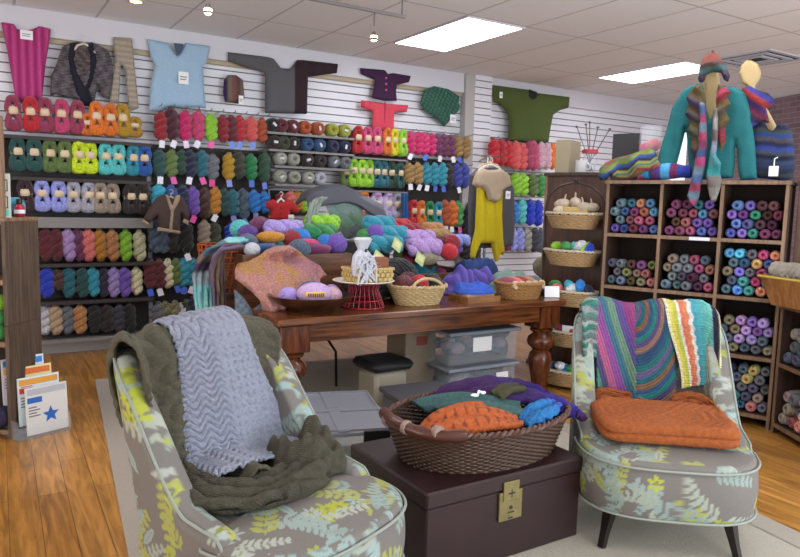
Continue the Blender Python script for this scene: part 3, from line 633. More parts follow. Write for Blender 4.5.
garm('neck_opening',[(529,89),(537,92),(537,98),(533,100),(529,97)],YW-.051,None,None,flat('1c2418'),.006,parent=og)
tagcard(og,501,95,.05,.08,7.15)
# small brown cardigan on hooks of bay two
bc=garm('child_cardigan',[(157,197),(165,194),(172,198),(179,195),(184,198),(190,212),(189,222),(184,219),(181,214),(180,233),(158,229),(157,216),(149,224),(143,219),(151,205)],6.86,'small brown child cardigan with tan trim hanging over the purple and brown hanks','cardigan',flat('4c3c38'),.045,lambda x,z:.12*vnoise(x*20,z*15,2),edge=.05)
for pl in ([(165,194),(168,195),(172,205),(176,206),(174,211),(170,210)],[(176,195),(180,195),(180,200),(174,211),(171,210)],[(171,210),(174,210),(172,232),(169,231)],[(158,227),(181,231),(180,234),(157,231)],[(143,219),(149,223),(148,226),(142,222)],[(184,218),(189,221),(188,225),(183,222)]):
    garm('trim',pl,6.81,None,None,flat('a8937c'),.012,parent=bc,edge=.01,res=.01)
hanger(bc,171,197,6.85,.06)
rc=garm('baby_cardigan',[(266,202),(273,199),(279,202),(285,200),(293,201),(299,209),(296,214),(290,211),(291,222),(270,219),(271,211),(266,208)],6.72,'tiny red buttoned baby cardigan on a white hanger above the skein bin','cardigan',flat('c02c30'),.04,lambda x,z:.1*np.sin(x*40),edge=.04)
hanger(rc,281,199,6.70,.05,'eeeaea')
for py in (208,213,218):
    p=at(281,py,6.67);o=rc['_o']; part('button',MB().ell((p[0]-o[0],6.67-o[1],p[2]-o[2]),(.012,.008,.012),10,6),plain('red_button','8a1420',.4),rc)
tagcard(rc,291,219,.06,.09,6.65)
garm('denim_scarf',[(401,193),(408,193),(409,228),(402,227)],6.95,'narrow denim blue knitted scarf hanging beside the lilac banded skeins','scarf',band('1f4c80','2c5e96',lambda x,z:.5+.5*np.sin(x*150)),.03,rib(150,.3))
# ================================================================== GARMENT RACK
RY=5.6
rk0=at(494,158,RY); rk=empty('garment_rack',(rk0[0],RY+.10,0),0,'chrome four-way garment rack holding the yellow tunic','rack')
zr=rk0[2]
CH=plain('chrome','c8c8cc',.15,1)
part('post',MB().tube([(0,0,.03),(0,0,zr+.02)],.016,10),CH,rk)
part('arm',MB().tube([(0,.14,zr-.02),(0,0,zr+.015),(0,-.2,zr+.01),(0,-.22,zr+.03)],.008,8).tube([(-.18,0,zr+.03),(0,0,zr+.015),(.18,0,zr+.03)],.008,8),CH,rk)
part('base',MB().tube([(-.22,0,.02),(.22,0,.02)],.014,8).tube([(0,-.22,.02),(0,.22,.02)],.014,8),CH,rk)
for poly,y,c,lab in (([(470,175),(477,168),(500,167),(508,173),(513,188),(514,225),(512,246),(500,248),(480,248),(468,246),(468,200)],RY+.06,'57555a','grey knit jacket hanging behind the yellow tunic on the rack'),):
    g=garm('hanging_jacket',poly,y,lab,'jacket',flat(c),.04,rib(26,.3),edge=.06)
    hanger(g,490,163,y,.16,'c8b690')
g=garm('yellow_tunic',[(477,180),(502,180),(501,215),(502,238),(504,250),(503,256),(500,253),(498,261),(495,262),(492,250),(491,243),(480,243),(477,252),(473,261),(470,257),(471,246),(475,230),(476,205)],RY-.06,'long bright yellow knit tunic with handkerchief hem on the rack','tunic',flat('cfba18'),.04,lambda x,z:.3*np.sin(x*48+z*4)+.1*vnoise(x*10,z*6,4),edge=.05)
hanger(g,491,165,RY-.05,.16,'e8dfcc')
g2=garm('shrug',[(476,172),(483,168),(488,170),(494,170),(501,169),(508,174),(511,186),(504,189),(501,192),(500,200),(495,203),(488,200),(486,192),(481,187),(477,188),(472,184),(474,177)],RY-.13,'tan short-sleeved knitted shrug over the top of the yellow tunic','shrug',flat('b5a189'),.045,lambda x,z:.25*vnoise(x*14,z*12,7),edge=.04)
tagcard(g2,508,195,.06,.08,RY-.20)
# ================================================================== BOOKCASES
W1='4a3426';W2='2f211a'; WD=wood('walnut_dark',W2,W1,(14,14,1.2),.55); WE=wood('walnut_edge','6e5540','92745a',(14,14,1.5),.5); WI=plain('case_interior','2c1f1a',.8)
def bookcase(name,loc,rz,wd,dp,zs,ncol,label,toph=None,edge=WE,side=WD,z0=0):
    r=empty(name,loc,rz,label,'bookcase'); t=.022; H=zs[-1]
    part('back',MB().box(0,wd,dp-.01,dp,z0,H),WI,r,False)
    for x in (0,wd-t): part('side_panel',MB().box(x,x+t,0.004,dp-.011,z0,H-.03,.002),side,r,False)
    for i in range(1,ncol): part('divider',MB().box(wd*i/ncol-t/2,wd*i/ncol+t/2,.006,dp-.011,z0+.06,H-.03),side,r,False)
    for z in zs: part('shelf',MB().box(t+.001 if z<H else -.01,wd-t-.001 if z<H else wd+.01,.008 if z<H else -.01,dp-.011,z-.026,z,.002),side,r,False)
    f=MB()
    for x in [0]+[wd*i/ncol-t/2 for i in range(1,ncol)]+[wd-t]: f.box(x,x+t,-.004,.004,z0,H-.028)
    for z in zs[:-1]: f.box(t,wd-t,-.003,.0055,z-.026,z)
    f.box(-.01,wd+.01,-.014,-.0105,H-.026,H)
    part('front_edging',f,edge,r,False)
    return r
Bp=np.array([4.675,2.584,0]); ev=np.array([-.392,.920,0]); BW=1.24; BRZ=math.atan2(-.920,.392)
BL=Bp+ev*BW
bk=bookcase('bookcase',BL,BRZ,BW,.38,[.09,.50,.912,1.316,1.72],3,'dark wood cubby bookcase full of variegated yarn balls under the knitwear forms')
def toworld(base,rz,x,y,z): c,s=math.cos(rz),math.sin(rz); return (base[0]+c*x-s*y,base[1]+s*x+c*y,base[2]+z)
def fill(base,rz,x0,x1,z0,cols,nlev,where,group,D=.0745,yy=.10,palfn=None):
    per=int((x1-x0+.004)/D); k=0
    for lv in range(nlev):
        n=per-(lv%2); off=(x1-x0-n*D)/2
        for i in range(n):
            cl=palfn(i/(max(1,n-1)),lv/max(1,nlev-1)) if palfn else cols[k%len(cols)]; k+=1
            x=x0+off+D*(i+.5); z=z0+D/2+lv*D*.87
            p=toworld(base,rz,x,yy+random.uniform(-.025,.02),z)
            o=bpy.data.objects.new('yarn_ball',BALLB); COL.objects.link(o); o.location=p; o.rotation_euler=(random.uniform(-.12,.12),random.uniform(0,6),rz+random.uniform(-.15,.15)); o.scale=(D*.97,D*1.2,D*.97)
            h=random.uniform(.75,1.15); o.color=tuple(v*h for v in hx(NAMES[cl]))+(1,)
            tag(o,f"{w_(cl)} mix ball, {ORD[i+1]} from left in {ORD[lv+1]} layer of {where}",'yarn',group)
rc_=random.Random(3)
def pick(*g): 
    return lambda u,v: rc_.choice(g[min(len(g)-1,int(u*len(g)*.999))])
pal={(0,3):pick(['indigo','slate','denim'],['plum','maroon','rose','teal'],['rose','crimson','plum','copper'],['plum','rose','indigo']),
 (1,3):pick(['plum','brown','wine'],['brown','wine','rose'],['indigo','teal','plum'],['rose','plum','indigo']),
 (2,3):pick(['purple','indigo'],['violet','purple'],['green','emerald','lime'],['wine','brown','maroon'],['wine','maroon','plum']),
 (0,2):pick(['grey','slate'],['khaki','olive','brown'],['copper','plum','khaki'],['rose','copper','olive']),
 (1,2):pick(['grey','khaki','slate'],['grey','darkgreen','charcoal'],['maroon','rose','wine'],['slate','grey','rose']),
 (2,2):pick(['skyblue','slate','khaki'],['turquoise','grey','teal'],['red','coral','crimson'],['coral','wine','indigo']),
 (0,1):pick(['charcoal','grey'],['wine','charcoal'],['navy','plum']),(1,1):pick(['charcoal','brown'],['wine','grey']),
 (2,1):pick(['violet','slate','khaki'],['grey','lilac','slate'],['purple','lilac','grey'],['taupe','lilac','slate']),
 (0,0):pick(['navy','plum'],['wine','grey']),(1,0):pick(['navy','grey'],['teal','plum']),
 (2,0):pick(['indigo','navy','teal'],['slate','teal','grey'],['slate','khaki','copper'],['taupe','grey','slate'])}
cz=[.09,.50,.912,1.316]; cw=BW/3; cn=['left','middle','right']; rn=['bottom','third','second','top']
for (c,r_),fn in pal.items():
    n={(0,2):3,(0,1):2,(1,1):2,(0,0):2,(1,0):2,(2,2):5,(2,0):5,(1,2):4}.get((c,r_),4)
    fill(BL,BRZ,cw*c+.02,cw*(c+1)-.02,cz[r_]+.001,None,n,f"{rn[r_]} {cn[c]} cubby",f"yarn balls in the {rn[r_]} {cn[c]} cubby",palfn=fn)
# shelf labels
for x,z,w in ((.585,1.303,.14),):
    o=MB().box(-w/2,w/2,-.004,0,-.012,.012).build('shelf_label',plain('label_white','dfe2ea',.6),None,False,toworld(BL,BRZ,cw*2-.13,-.006,z),BRZ); tag(o,'white paper label strip on the middle of the second bookcase shelf edge','label')
# plain tall end cabinet left of the big bookcase (behind the basket stand)
ec=empty('tall_cabinet',(4.25,4.47,0),math.atan2(-.92,.392),'plain tall dark wood cabinet behind the tiered basket stand','cabinet')
part('side_panel',MB().box(0,.022,0,.3,0,1.768,.002),WE,ec,False); part('side_panel',MB().box(.548,.57,0,.3,0,1.768,.002),WE,ec,False)
part('front_panel',MB().box(.023,.547,.015,.04,0,1.767),wood('cabinet_front','3c2418','5c3a28',(10,10,1.2),.5),ec,False); part('top',MB().box(-.01,.58,-.01,.31,1.77,1.80,.003),WD,ec,False)
# low case right, closer
LO=np.array([4.655,2.56,0]); LRZ=math.atan2(-.86,-.51)+0
LRZ=math.atan2(-.857,-.515)
lowc=bookcase('low_bookcase',LO,LRZ,1.0,.36,[.07,.49,.89],2,'low dark wood cubby case at the right edge holding grey and pink yarn balls')
fill(LO,LRZ,.03,.49,.491,None,3,'upper cubby of low right case','yarn balls in the low case upper cubby',palfn=pick(['greige','grey','slate'],['silver','greige','olive'],['greige','grey']),D=.09)
fill(LO,LRZ,.03,.49,.071,None,3,'lower cubby of low right case','yarn balls in the low case lower cubby',palfn=pick(['rose','taupe','grey'],['salmon','grey','taupe'],['taupe','rose']),D=.09)
# tall panel right of bookcase
tc=empty('tall_cabinet',Bp+np.array([.035,-.03,0]),BRZ,'tall brown wood cabinet at the right edge beside the cubby bookcase','cabinet')
part('body',MB().box(0.0,.55,.12,.45,0,1.70,.003),wood('cabinet_brown','46301f','6a4a34',(10,10,1.2),.55),tc,False); part('top',MB().box(-.01,.56,.11,.46,1.70,1.725),WD,tc,False)
# left bookcase
LB=(.175,4.72,0); LBZ=math.atan2(-.6,.8)
lb=empty('bookcase',LB,LBZ,'weathered dark wood bookcase at the far left edge beside the magazines','bookcase')
WL=wood('weathered_oak','3f3128','65523f',(16,16,1.3),.6)
part('side_panel',MB().box(-.025,0,0,.33,0,.70,.002),WL,lb,False,'lower side panel'); part('side_panel',MB().box(-.025,0,.0,.33,.702,1.335,.002),WL,lb,False,'upper side panel')
for z in (.055,.60,.98,1.355): part('shelf',MB().box(-1.0,-.026 if z<1.3 else 0,.004,.325,z-.03,z-.0 if z<1.3 else z,.002),WE,lb,False)
part('back',MB().box(-1.0,-.026,.321,.33,0,1.3),WI,lb,False)
part('hutch_post',MB().box(-.032,-.006,0,.03,1.357,1.95),WE,lb,False)
def lpt(x,y,z): return toworld(LB,LBZ,x,y,z)
def put(me,name,loc,scale,color,label,cat,group,rot=(0,0,0)):
    o=bpy.data.objects.new(name,me); COL.objects.link(o); o.location=loc; o.scale=scale; o.rotation_euler=rot; o.color=hxa(NAMES.get(color,color)); return tag(o,label,cat,group)
for i,(c,z) in enumerate((('green',.60),('hotpink',.60),('green',.69),('silver',.69),('lime',.78))):
    put(BALL,'yarn_ball',lpt(-.10-.10*(i%2),.08,z+.052),(.1,.11,.1),c,f"{w_(c)} yarn ball, {['right one in bottom layer','left one in bottom layer','right one in second layer','left one in second layer','topmost one'][i]} of the left bookcase",'yarn','yarn balls in the far left bookcase',(0,i,LBZ))
for i,c in enumerate(('aubergine','wine','aubergine')):
    put(BALLB,'yarn_ball',lpt(-.10-.12*i,.02,.056+.07),(.14,.15,.13),c,f"dark {w_(c)} yarn ball, {ORD[i+1]} from right on the left bookcase bottom shelf",'yarn','dark yarn balls on the bottom left shelf',(0,i,LBZ))
# card sign and little figures on top of left bookcase
sg=empty('letter_card',lpt(-.115,.03,1.356),LBZ,'pale card with black letter boxes standing on the far left bookcase','sign')
part('card',MB().box(-.14,.14,-.004,.0,0,.26),plain('card_grey','b9bdb8',.7),sg,False)
lt=MB()
for j,(xx,zz_) in enumerate(((.09,.19),(.09,.09),(-.01,.19),(-.01,.09))):
    for a in ((-.035,-.03,-.035,.035),(.03,.035,-.035,.035),(-.035,.035,-.035,-.03),(-.035,.035,.03,.035)): lt.box(xx+a[0],xx+a[1],-.006,-.004,zz_+a[2],zz_+a[3])
    for a in ([(-.015,.015,.012,.017),(-.015,-.010,0,.017),(-.015,.015,-.002,.003),(.010,.015,-.017,.0),(-.015,.015,-.019,-.014)] if j%2==0 else [(-.015,.015,.012,.017),(-.015,-.010,-.017,.017),(-.015,.015,-.019,-.014)]): lt.box(xx+a[0],xx+a[1],-.006,-.004,zz_+a[2],zz_+a[3])
part('letters',lt,plain('ink','22262a',.7),sg,False); part('teal_patch',MB().box(-.1,.13,-.006,-.004,.01,.045),plain('tealpaper','5cc0b4',.7),sg,False)
fg=empty('trinket_bottle',lpt(-.03,.19,1.356),0,'tiny red, white and dark capped bottle on top of the left bookcase','bottle')
part('body',MB().lathe([(.022,0),(.03,.01),(.03,.06),(.02,.075),(.012,.08)],14),plain('bottle_red','a82030',.4),fg); part('label_band',MB().lathe([(.0315,.022),(.0315,.045)],14),plain('label_white','dfe2ea',.6),fg); part('cap',MB().lathe([(.013,.08),(.018,.085),(.018,.11),(.0,.115)],12),plain('cap_dark','1c2420',.4),fg)
put(BALL,'yarn_ball',lpt(-.10,.25,1.356+.06),(.1,.11,.12),'turquoise','pale turquoise yarn ball behind the letter card on the left bookcase','yarn',None,(0,0,LBZ))
# ---- magazines in a clear floor holder
mg0=onz(44,434,0); mgz=math.radians(22)
mh=empty('magazine_holder',(mg0[0],mg0[1],0),mgz,'clear acrylic stepped floor holder carrying four knitting magazines','holder')
ACR=plain('acrylic','dfe6ee',.08,alpha=.1)
hb=MB(); hb.box(-.17,.15,-.04,.23,0,.006); hb.box(-.174,-.17,-.04,.23,.0,.12).box(.15,.154,-.04,.23,.0,.12).box(-.17,.15,-.044,-.04,.0,.08)
part('tray',hb,ACR,mh,False); st_b=MB()
for i in range(1,4): st_b.box(-.165,.145,.055*i-.025,.055*i+.025,.007,.007+.055*i)
part('steps',st_b,ACR,mh,False)
mags=[('3a8ad0','e8e8f4','f0c040','a pale blue and yellow cover, rearmost'),('e07030','e8e0a0','4aa0c8','an orange banner and yellow picture, second from back'),('e0a040','d8e8f0','c84838','an amber banner, third from back'),('b8bcc4','dcdcd8','2868c0','a grey cover with blue star picture, frontmost')]
for i,(c1,c2,c3,l) in enumerate(mags):
    y=.165-.055*i
    zb=.009+.055*(3-i); H=.30
    m=empty('magazine',toworld((mg0[0],mg0[1],0),mgz,-.03+.02*i,y,zb),mgz,f'knitting magazine in the clear holder with {l}','magazine','magazines in the clear floor holder')
    m.rotation_euler=(-.06,0,mgz)
    part('pages',MB().box(-.13,.13,.0015,.007,0.001,H-.001),plain('paper','e6e4dc',.7),m,False)
    part('cover',MB().box(-.13,.13,-.001,.001,0,H),plain('cov'+c2,c2,.35),m,False)
    q=MB().box(-.12,.12,-.002,-.001,H-.05,H-.012); part('title_banner',q,plain('cov'+c1,c1,.4),m,False)
    q=MB().box(-.12,-.03,-.002,-.001,H-.10,H-.065)
    if i==3:
        star=[(.0+(.055 if k%2==0 else .024)*math.sin(PI*k/5),.12+(.055 if k%2==0 else .024)*math.cos(PI*k/5)) for k in range(10)]
        q.prism([(a+.02,b-.01) for a,b in star],-.002,-.001)
    else: q.box(-.02,.11,-.002,-.001,.03,H-.07).box(-.11,-.04,-.002,-.001,H-.06,H-.055)
    part('cover_picture',q,plain('cov'+c3,c3,.4),m,False)
    q=MB()
    for k in range(4): q.box(-.115,-.115+.05+.02*(k%2),-.0022,-.001,H-.13-.018*k,H-.135-.018*k+.012)
    part('cover_lines',q,plain('cov_ink','6a6a78',.6),m,False)
# ================================================================== HARVEST TABLE
TX0,TX1,TY0,TY1,TZ=1.56,3.97,3.87,4.66,.78
TW=wood('table_walnut','3d1f10','7a4522',(1.2,14,14),.25); TWL=wood('table_leg_wood','3a1b0d','6f3a1c',(10,10,1.5),.25)
tb=empty('harvest_table',((TX0+TX1)/2,(TY0+TY1)/2,0),0,'large dark walnut harvest table with fat turned legs in the centre','table')
hx_,hy_=(TX1-TX0)/2,(TY1-TY0)/2
part('tabletop',MB().box(-hx_,hx_,-hy_,hy_,TZ-.045,TZ,.008),TW,tb,False)
part('apron',MB().box(-hx_+.1,hx_-.1,-hy_+.055,-hy_+.08,TZ-.165,TZ-.046,.002).box(-hx_+.1,hx_-.1,hy_-.08,hy_-.055,TZ-.165,TZ-.046,.002).box(-hx_+.055,-hx_+.08,-hy_+.1,hy_-.1,TZ-.165,TZ-.046,.002).box(hx_-.08,hx_-.055,-hy_+.1,hy_-.1,TZ-.165,TZ-.046,.002),TW,tb,False)
for sx in (-1,1):
    for sy in (-1,1):
        x,y=sx*(hx_-.13),sy*(hy_-.13)
        lg=part('leg',MB().lathe([(.06,0),(.074,.02),(.074,.05),(.054,.07),(.06,.10),(.07,.16),(.088,.24),(.096,.30),(.084,.345),(.062,.365),(.072,.38),(.102,.41),(.112,.44),(.102,.475),(.07,.50),(.065,.51),(.088,.525),(.092,.54),(.07,.553),(.065,.556)],28,(x,y,0)),TWL,tb)
        part('square_block',MB().box(x-.1,x+.1,y-.1,y+.1,.556,TZ-.046,.008),TWL,lg,False)
# ---- folding table and wooden bin behind
ft=empty('folding_table',(2.9,5.35,0),0,'grey folding table with thin bent black legs behind the harvest table','table')
part('top',MB().box(-1.32,1.57,-.55,.45,.60,.63,.005),plain('folding_top','8b8680',.5),ft,False)
BKM=plain('black_metal','141414',.4,.4)
for x in (-1.15,-.56,.95):
    mb=MB(); 
    for y in (-.45,.36): mb.tube([(x,y,.6),(x,y,.44),(x+.06,y,.40),(x+.13,y,.3),(x+.14,y,.0)],.011,6)
    part('leg_frame',mb,BKM,ft)
bx0,bx1=at(243,255,4.8)[0],at(352,253,4.8)[0]
bin_=empty('wooden_bin',((bx0+bx1)/2,5.2,.631),0,'open brown wooden bin heaped with yarn behind the peach shawl','bin')
BWD=wood('bin_wood','4a2a1a','7d5133',(1.2,12,12),.5); bw=(bx1-bx0)/2
part('front_board',MB().box(-bw,bw,-.40,-.375,0,.47,.002),BWD,bin_,False); part('back_board',MB().box(-bw,bw,.375,.40,0,.47,.002),BWD,bin_,False)
for s_ in (-1,1): part('side_board',MB().box(s_*bw-.0125-s_*.0135,s_*bw+.0125-s_*.0135,-.374,.374,0,.47,.002),BWD,bin_,False)
part('base',MB().box(-bw+.03,bw-.03,-.37,.37,.001,.02),BWD,bin_,False)
def pile(name,cx,cy,z0,rx,ry,h,label,cols,seed):
    """uncountable tangle of yarn loops under the countable skeins"""
    mb=MB(); rr=random.Random(seed); cs=[]
    for k in range(70):
        a=rr.uniform(0,6.28); q=math.sqrt(rr.random()); x,y=rx*q*math.cos(a)*.86,ry*q*math.sin(a)*.86; z=h*(1-q*q*.8)*rr.uniform(.45,.95)
        n0=len(mb.v); R=Matrix.Rotation(rr.uniform(0,3),3,'Z'); mb.ell((x,y,z),(.10,.055,.05),10,6,R); cs+= [hx(NAMES[rr.choice(cols)])]*(len(mb.v)-n0)
    n0=len(mb.v); mb.lathe([(0.0001,.0),(1,0.0),(.97,h*.2),(.7,h*.55),(.3,h*.75),(.001,h*.8)],24,sx=rx,sy=ry); cs+=[hx(NAMES[cols[0]])]*(len(mb.v)-n0)
    mb.c=[c+(1,) for c in cs]
    o=mb.build(name,vcol('yarn_pile',.9,60,.5),None,True,(cx,cy,z0)); return tag(o,label,'yarn',None,'stuff')
pile('yarn_pile',(bx0+bx1)/2,5.2,.66,bw-.04,.35,.55,'tangle of mixed yarn filling the brown wooden bin',['slate','denim','violet','plum','aqua','teal'],4)
rb0,rb1=at(350,250,5.15)[0],at(462,258,5.15)[0]
tray=empty('display_tray',((rb0+rb1)/2,5.25,.631),0,'low brown wooden tray heaped with hanks right of the wooden bin','tray')
tw_=(rb1-rb0)/2
part('front_board',MB().box(-tw_,tw_,-.40,-.38,0,.28,.002),BWD,tray,False); part('back_board',MB().box(-tw_,tw_,.30,.32,0,.28,.002),BWD,tray,False)
for s_ in (-1,1): part('side_board',MB().box(s_*tw_-.011-s_*.0115,s_*tw_+.011-s_*.0115,-.379,.299,0,.28,.002),BWD,tray,False)
pile('yarn_pile',(rb0+rb1)/2,5.21,.635,tw_-.03,.33,.50,'tangle of mixed yarn filling the low tray right of the bin',['teal','plum','olive','rose','brown','purple'],9)
LY=MB()
for s_ in range(2):
    P=[(-.46+.92*i/22,.115*math.cos(2*PI*1.4*i/22+PI*s_)*min(1,math.sin(PI*i/22)*3),.10+.10*math.sin(2*PI*1.4*i/22+PI*s_)*min(1,math.sin(PI*i/22)*3)) for i in range(23)]
    LY.tube(P,[.06+.085*min(1,math.sin(PI*i/22)*2.2) for i in range(23)],9)
LYM=LY.mesh('lying_hank',YARN); LYB=MB().ell((0,0,.10),(.45,.2,.20),18,12,noise=.05).mesh('ball_oval',YARN)
_rb=MB().ell((0,0,0),(.465,.465,.465),16,10)
_rr=random.Random(2)
for _k in range(26):
    _m=Matrix.Rotation(_rr.uniform(0,6.28),3,'Z')@Matrix.Rotation(_rr.uniform(.3,2.8),3,'X'); _o=_rr.uniform(-.2,.2); _q=math.sqrt(.46**2-_o*_o)
    _rb.tube([_m@Vector((_q*math.cos(a),_q*math.sin(a),_o)) for a in [2*PI*i/20 for i in range(20)]],.042,5,closed=True)
RND=_rb.mesh('round_ball',YARN)
def lying(px,py,Y,wpx,c,label,group,kind='hank',tilt=0,rz=None,k=1):
    p=at(px,py,Y); q=at(px+wpx,py,Y); L=float(np.linalg.norm(q-p))
    if kind=='ball': return put(RND,'yarn_ball',p,(L,L,L*.92),c,label,'yarn',group,(0,tilt,random.uniform(0,3)))
    me=LYM if kind=='hank' else LYB; name='yarn_hank' if kind=='hank' else 'yarn_bundle'
    return put(me,name,(p[0],p[1],p[2]-L*.10*k),(L,L,L*.95*k),c,label,'yarn',group,(random.uniform(-.3,.3),tilt,random.uniform(-.3,.3) if rz is None else rz))
GH='skeins heaped in the brown wooden bin'
for a in ((247,244,5.05,22,'slate','pale slate blue ball in the brown bin, behind the white one','ball'),(252,250,4.88,16,'ivory','small white ball at the front left of the brown bin','ball'),
 (271,237,5.05,30,'amber','amber brown bundle of yarn lying at the left of the brown bin','bundle'),(240,229,5.3,20,'aqua','pale aqua ball at the back left corner of the brown bin','ball'),
 (266,249,4.92,30,'denim','denim blue bundle at the front of the brown bin, right of white ball','bundle'),(284,229,5.25,40,'lilac','large lilac hank at the back of the brown bin','hank'),
 (260,227,5.4,22,'plum','plum ball at the back of the brown bin beside the aqua one','ball'),(292,239,5.05,18,'crimson','crimson ball right of the amber bundle in the brown bin','ball'),
 (300,238,5.1,20,'skyblue','sky blue ball in the middle of the brown bin','ball'),(307,244,4.98,28,'hotpink','magenta bundle right of centre in the brown bin','bundle'),
 (318,249,4.88,28,'plum','plum magenta bundle at the front right of the brown bin','bundle'),(299,250,4.88,22,'slate','slate blue ball at the front middle of the brown bin','ball'),
 (326,243,5.0,18,'skyblue','sky blue ball at the right of the brown bin','ball'),(322,222,5.4,34,'lime','lime green hank high at the back right of the brown bin','hank'),
 (318,232,5.25,36,'green','mid green hank below the lime one in the brown bin','hank'),(248,234,5.2,20,'violet','violet ball behind the amber bundle in the brown bin','ball'),
 (312,236,5.15,20,'emerald','emerald ball below the green hanks in the brown bin','ball'),(336,244,4.95,20,'purple','purple ball beside the white lace bag in the brown bin','ball')):
    lying(*a[:6],GH,a[6])
GH2='hanks heaped on the low tray'
for a in ((379,224,5.3,34,'turquoise','turquoise hank at the back left of the tray heap','hank'),(376,234,5.15,18,'purple','purple ball under the turquoise hanks on the tray','ball'),
 (393,234,5.15,34,'turquoise','turquoise hank at the middle of the tray heap','hank'),(386,244,5.0,34,'turquoise','turquoise hank lowest at the front left of the tray heap','hank'),
 (396,226,5.4,30,'red','red hank at the back of the tray heap, left one of two','hank'),(412,230,5.35,26,'crimson','crimson hank at the back of the tray heap, beside the lilac','hank'),
 (418,238,5.12,32,'lavender','pinkish lilac hank, upper one of two on the tray','hank'),(425,247,4.98,34,'lavender','pinkish lilac hank, lower one of two on the tray','hank'),
 (433,229,5.35,26,'copper','copper brown hank at the back of the tray','hank'),(438,236,5.25,28,'tan','tan and olive hank behind the plum ball on the tray','hank'),
 (443,244,5.05,15,'maroon','dark maroon ball left of the red ones on the tray','ball'),(451,243,5.0,15,'crimson','bright red ball at the right of the tray, upper one','ball'),
 (449,252,4.9,15,'red','red ball at the right of the tray, lower one','ball'),(428,259,4.86,26,'khaki','khaki bundle in front of the lilac hanks','bundle'),
 (366,238,5.2,18,'green','green ball at the left end of the tray heap','ball'),(459,240,5.2,22,'periwinkle','periwinkle hank at the right end of the tray heap','hank')):
    lying(*a[:6],GH2,a[6])
for px,py,Y,l in ((397,245,4.84,'pale green square card label on the turquoise hanks'),(420,259,4.74,'pale green square card label in front of the lilac hanks'),(378,258,4.66,'pale green card label beside the brown box')):
    p=at(px,py,Y); o=MB().box(-.05,.05,-.003,0,-.05,.05).build('card_label',plain('card_green','b9c487',.6),None,False,p,.1); o.rotation_euler=(-.3,.6,.1); tag(o,l,'label','pale green card labels'); part('print_panel',MB().box(-.03,.03,-.005,-.003,-.02,.03),plain('card_cream','d8d49c',.6),o,False)
# acrylic display box with draped grey shawl and greens
a0=at(318,238,5.75);a1=at(382,238,5.75); ztop=at(350,196,5.75)[2]
bx=empty('acrylic_box',((a0[0]+a1[0])/2,5.75,ztop-.42),0,'clear acrylic display box of green yarn under a draped grey shawl','display box'); w_h=(a1[0]-a0[0])/2
cb=MB(); cb.box(-w_h,w_h,-.15,-.145,0,.42).box(-w_h,-w_h+.005,-.144,.15,0,.42).box(w_h-.005,w_h,-.144,.15,0,.42).box(-w_h+.006,w_h-.006,-.144,.15,0,.006)
part('clear_walls',cb,ACR,bx,False)
rs_=MB().box(-w_h,w_h,-.15,.15,0,max(.02,ztop-.42-.631)).build('riser',plain('riser_grey','5c5855',.7),None,False,((a0[0]+a1[0])/2,5.75,.631)); tag(rs_,'plain grey riser block under the clear acrylic box','riser')
GC='hanks inside the acrylic box'
lying(345,208,5.75,34,'emerald','bright emerald hank inside the clear acrylic box',GC,'hank'); lying(350,222,5.75,40,'green','green hank at the bottom of the clear acrylic box',GC,'hank'); lying(366,217,5.72,22,'orange','orange hank inside the right of the clear acrylic box',GC,'hank'); lying(358,231,5.7,30,'darkgreen','dark green hank in front of the acrylic box',None,'hank')
P=[];nu,nv=50,36
sp_=[(308,202),(316,193),(330,188),(345,188),(360,193),(374,201),(384,208),(389,222),(385,236)]
for j in range(nv):
    t=j/(nv-1); row=[]
    for i in range(nu):
        u=i/(nu-1)*(len(sp_)-1); k=min(int(u),len(sp_)-2); fr=u-k; px=sp_[k][0]*(1-fr)+sp_[k+1][0]*fr; py=sp_[k][1]*(1-fr)+sp_[k+1][1]*fr
        Y=5.57+.30*t; q=at(px,py,5.6); row.append((q[0],Y,q[2]-.01+.02*math.sin(PI*t)+.012*math.sin(2.2*u+5*t)-.12*max(0,.2-t)/.2))
    P.append(row)
P=np.array(P); c0=P.mean((0,1)); sh=sheet('grey_shawl',P-c0,KN,None,np.broadcast_to(np.array(hx('55555e')),P.shape),.025,c0); tag(sh,'dark grey knit shawl draped over the clear acrylic box','shawl')
def ribbon(name,pts,wd,mat,label,cat,colfn,thick=.02,parent=None,fold=.012,nf=3,nu=60,nv=14,group=None,lift=None,seed=0):
    """cloth strip: pts = list of (centre xyz, width dir xyz)"""
    C_=np.array([p[0] for p in pts],float);W_=np.array([p[1] for p in pts],float); n=len(pts); P=np.zeros((nu,nv,3))
    from_=np.linspace(0,n-1,nu)
    def cub(A,t):
        i=int(min(max(math.floor(t),0),n-2)); f=t-i; p0=A[max(i-1,0)];p1=A[i];p2=A[i+1];p3=A[min(i+2,n-1)]
        return .5*((2*p1)+(-p0+p2)*f+(2*p0-5*p1+4*p2-p3)*f*f+(-p0+3*p1-3*p2+p3)*f**3)
    for j,t in enumerate(from_):
        c=cub(C_,t);w=cub(W_,t);d=cub(C_,min(t+.05,n-1))-cub(C_,max(t-.05,0)); nrm=np.cross(d,w); nrm=nrm/(np.linalg.norm(nrm)+1e-9)
        for i in range(nv):
            u=i/(nv-1)*2-1; P[j,i]=c+w*u+nrm*(fold*math.sin(nf*PI*u+t*1.1+seed)+fold*.5*math.sin(7*u+3*t)+(fold*.35*math.sin(t*9+2*math.sin(u*6))*math.sin(u*13) if fold>.01 else 0))
    c0=P.reshape(-1,3).mean(0); U,V=np.meshgrid(np.linspace(-1,1,nv)*np.linalg.norm(W_[0]),np.linspace(0,1,nu)*sum(np.linalg.norm(C_[i+1]-C_[i]) for i in range(n-1)))
    o=sheet(name,P-c0 if parent is None else P,mat,parent,colfn(U,V),thick,c0 if parent is None else (0,0,0))
    if parent is None: tag(o,label,cat,group)
    elif label: o['label']=label
    return o
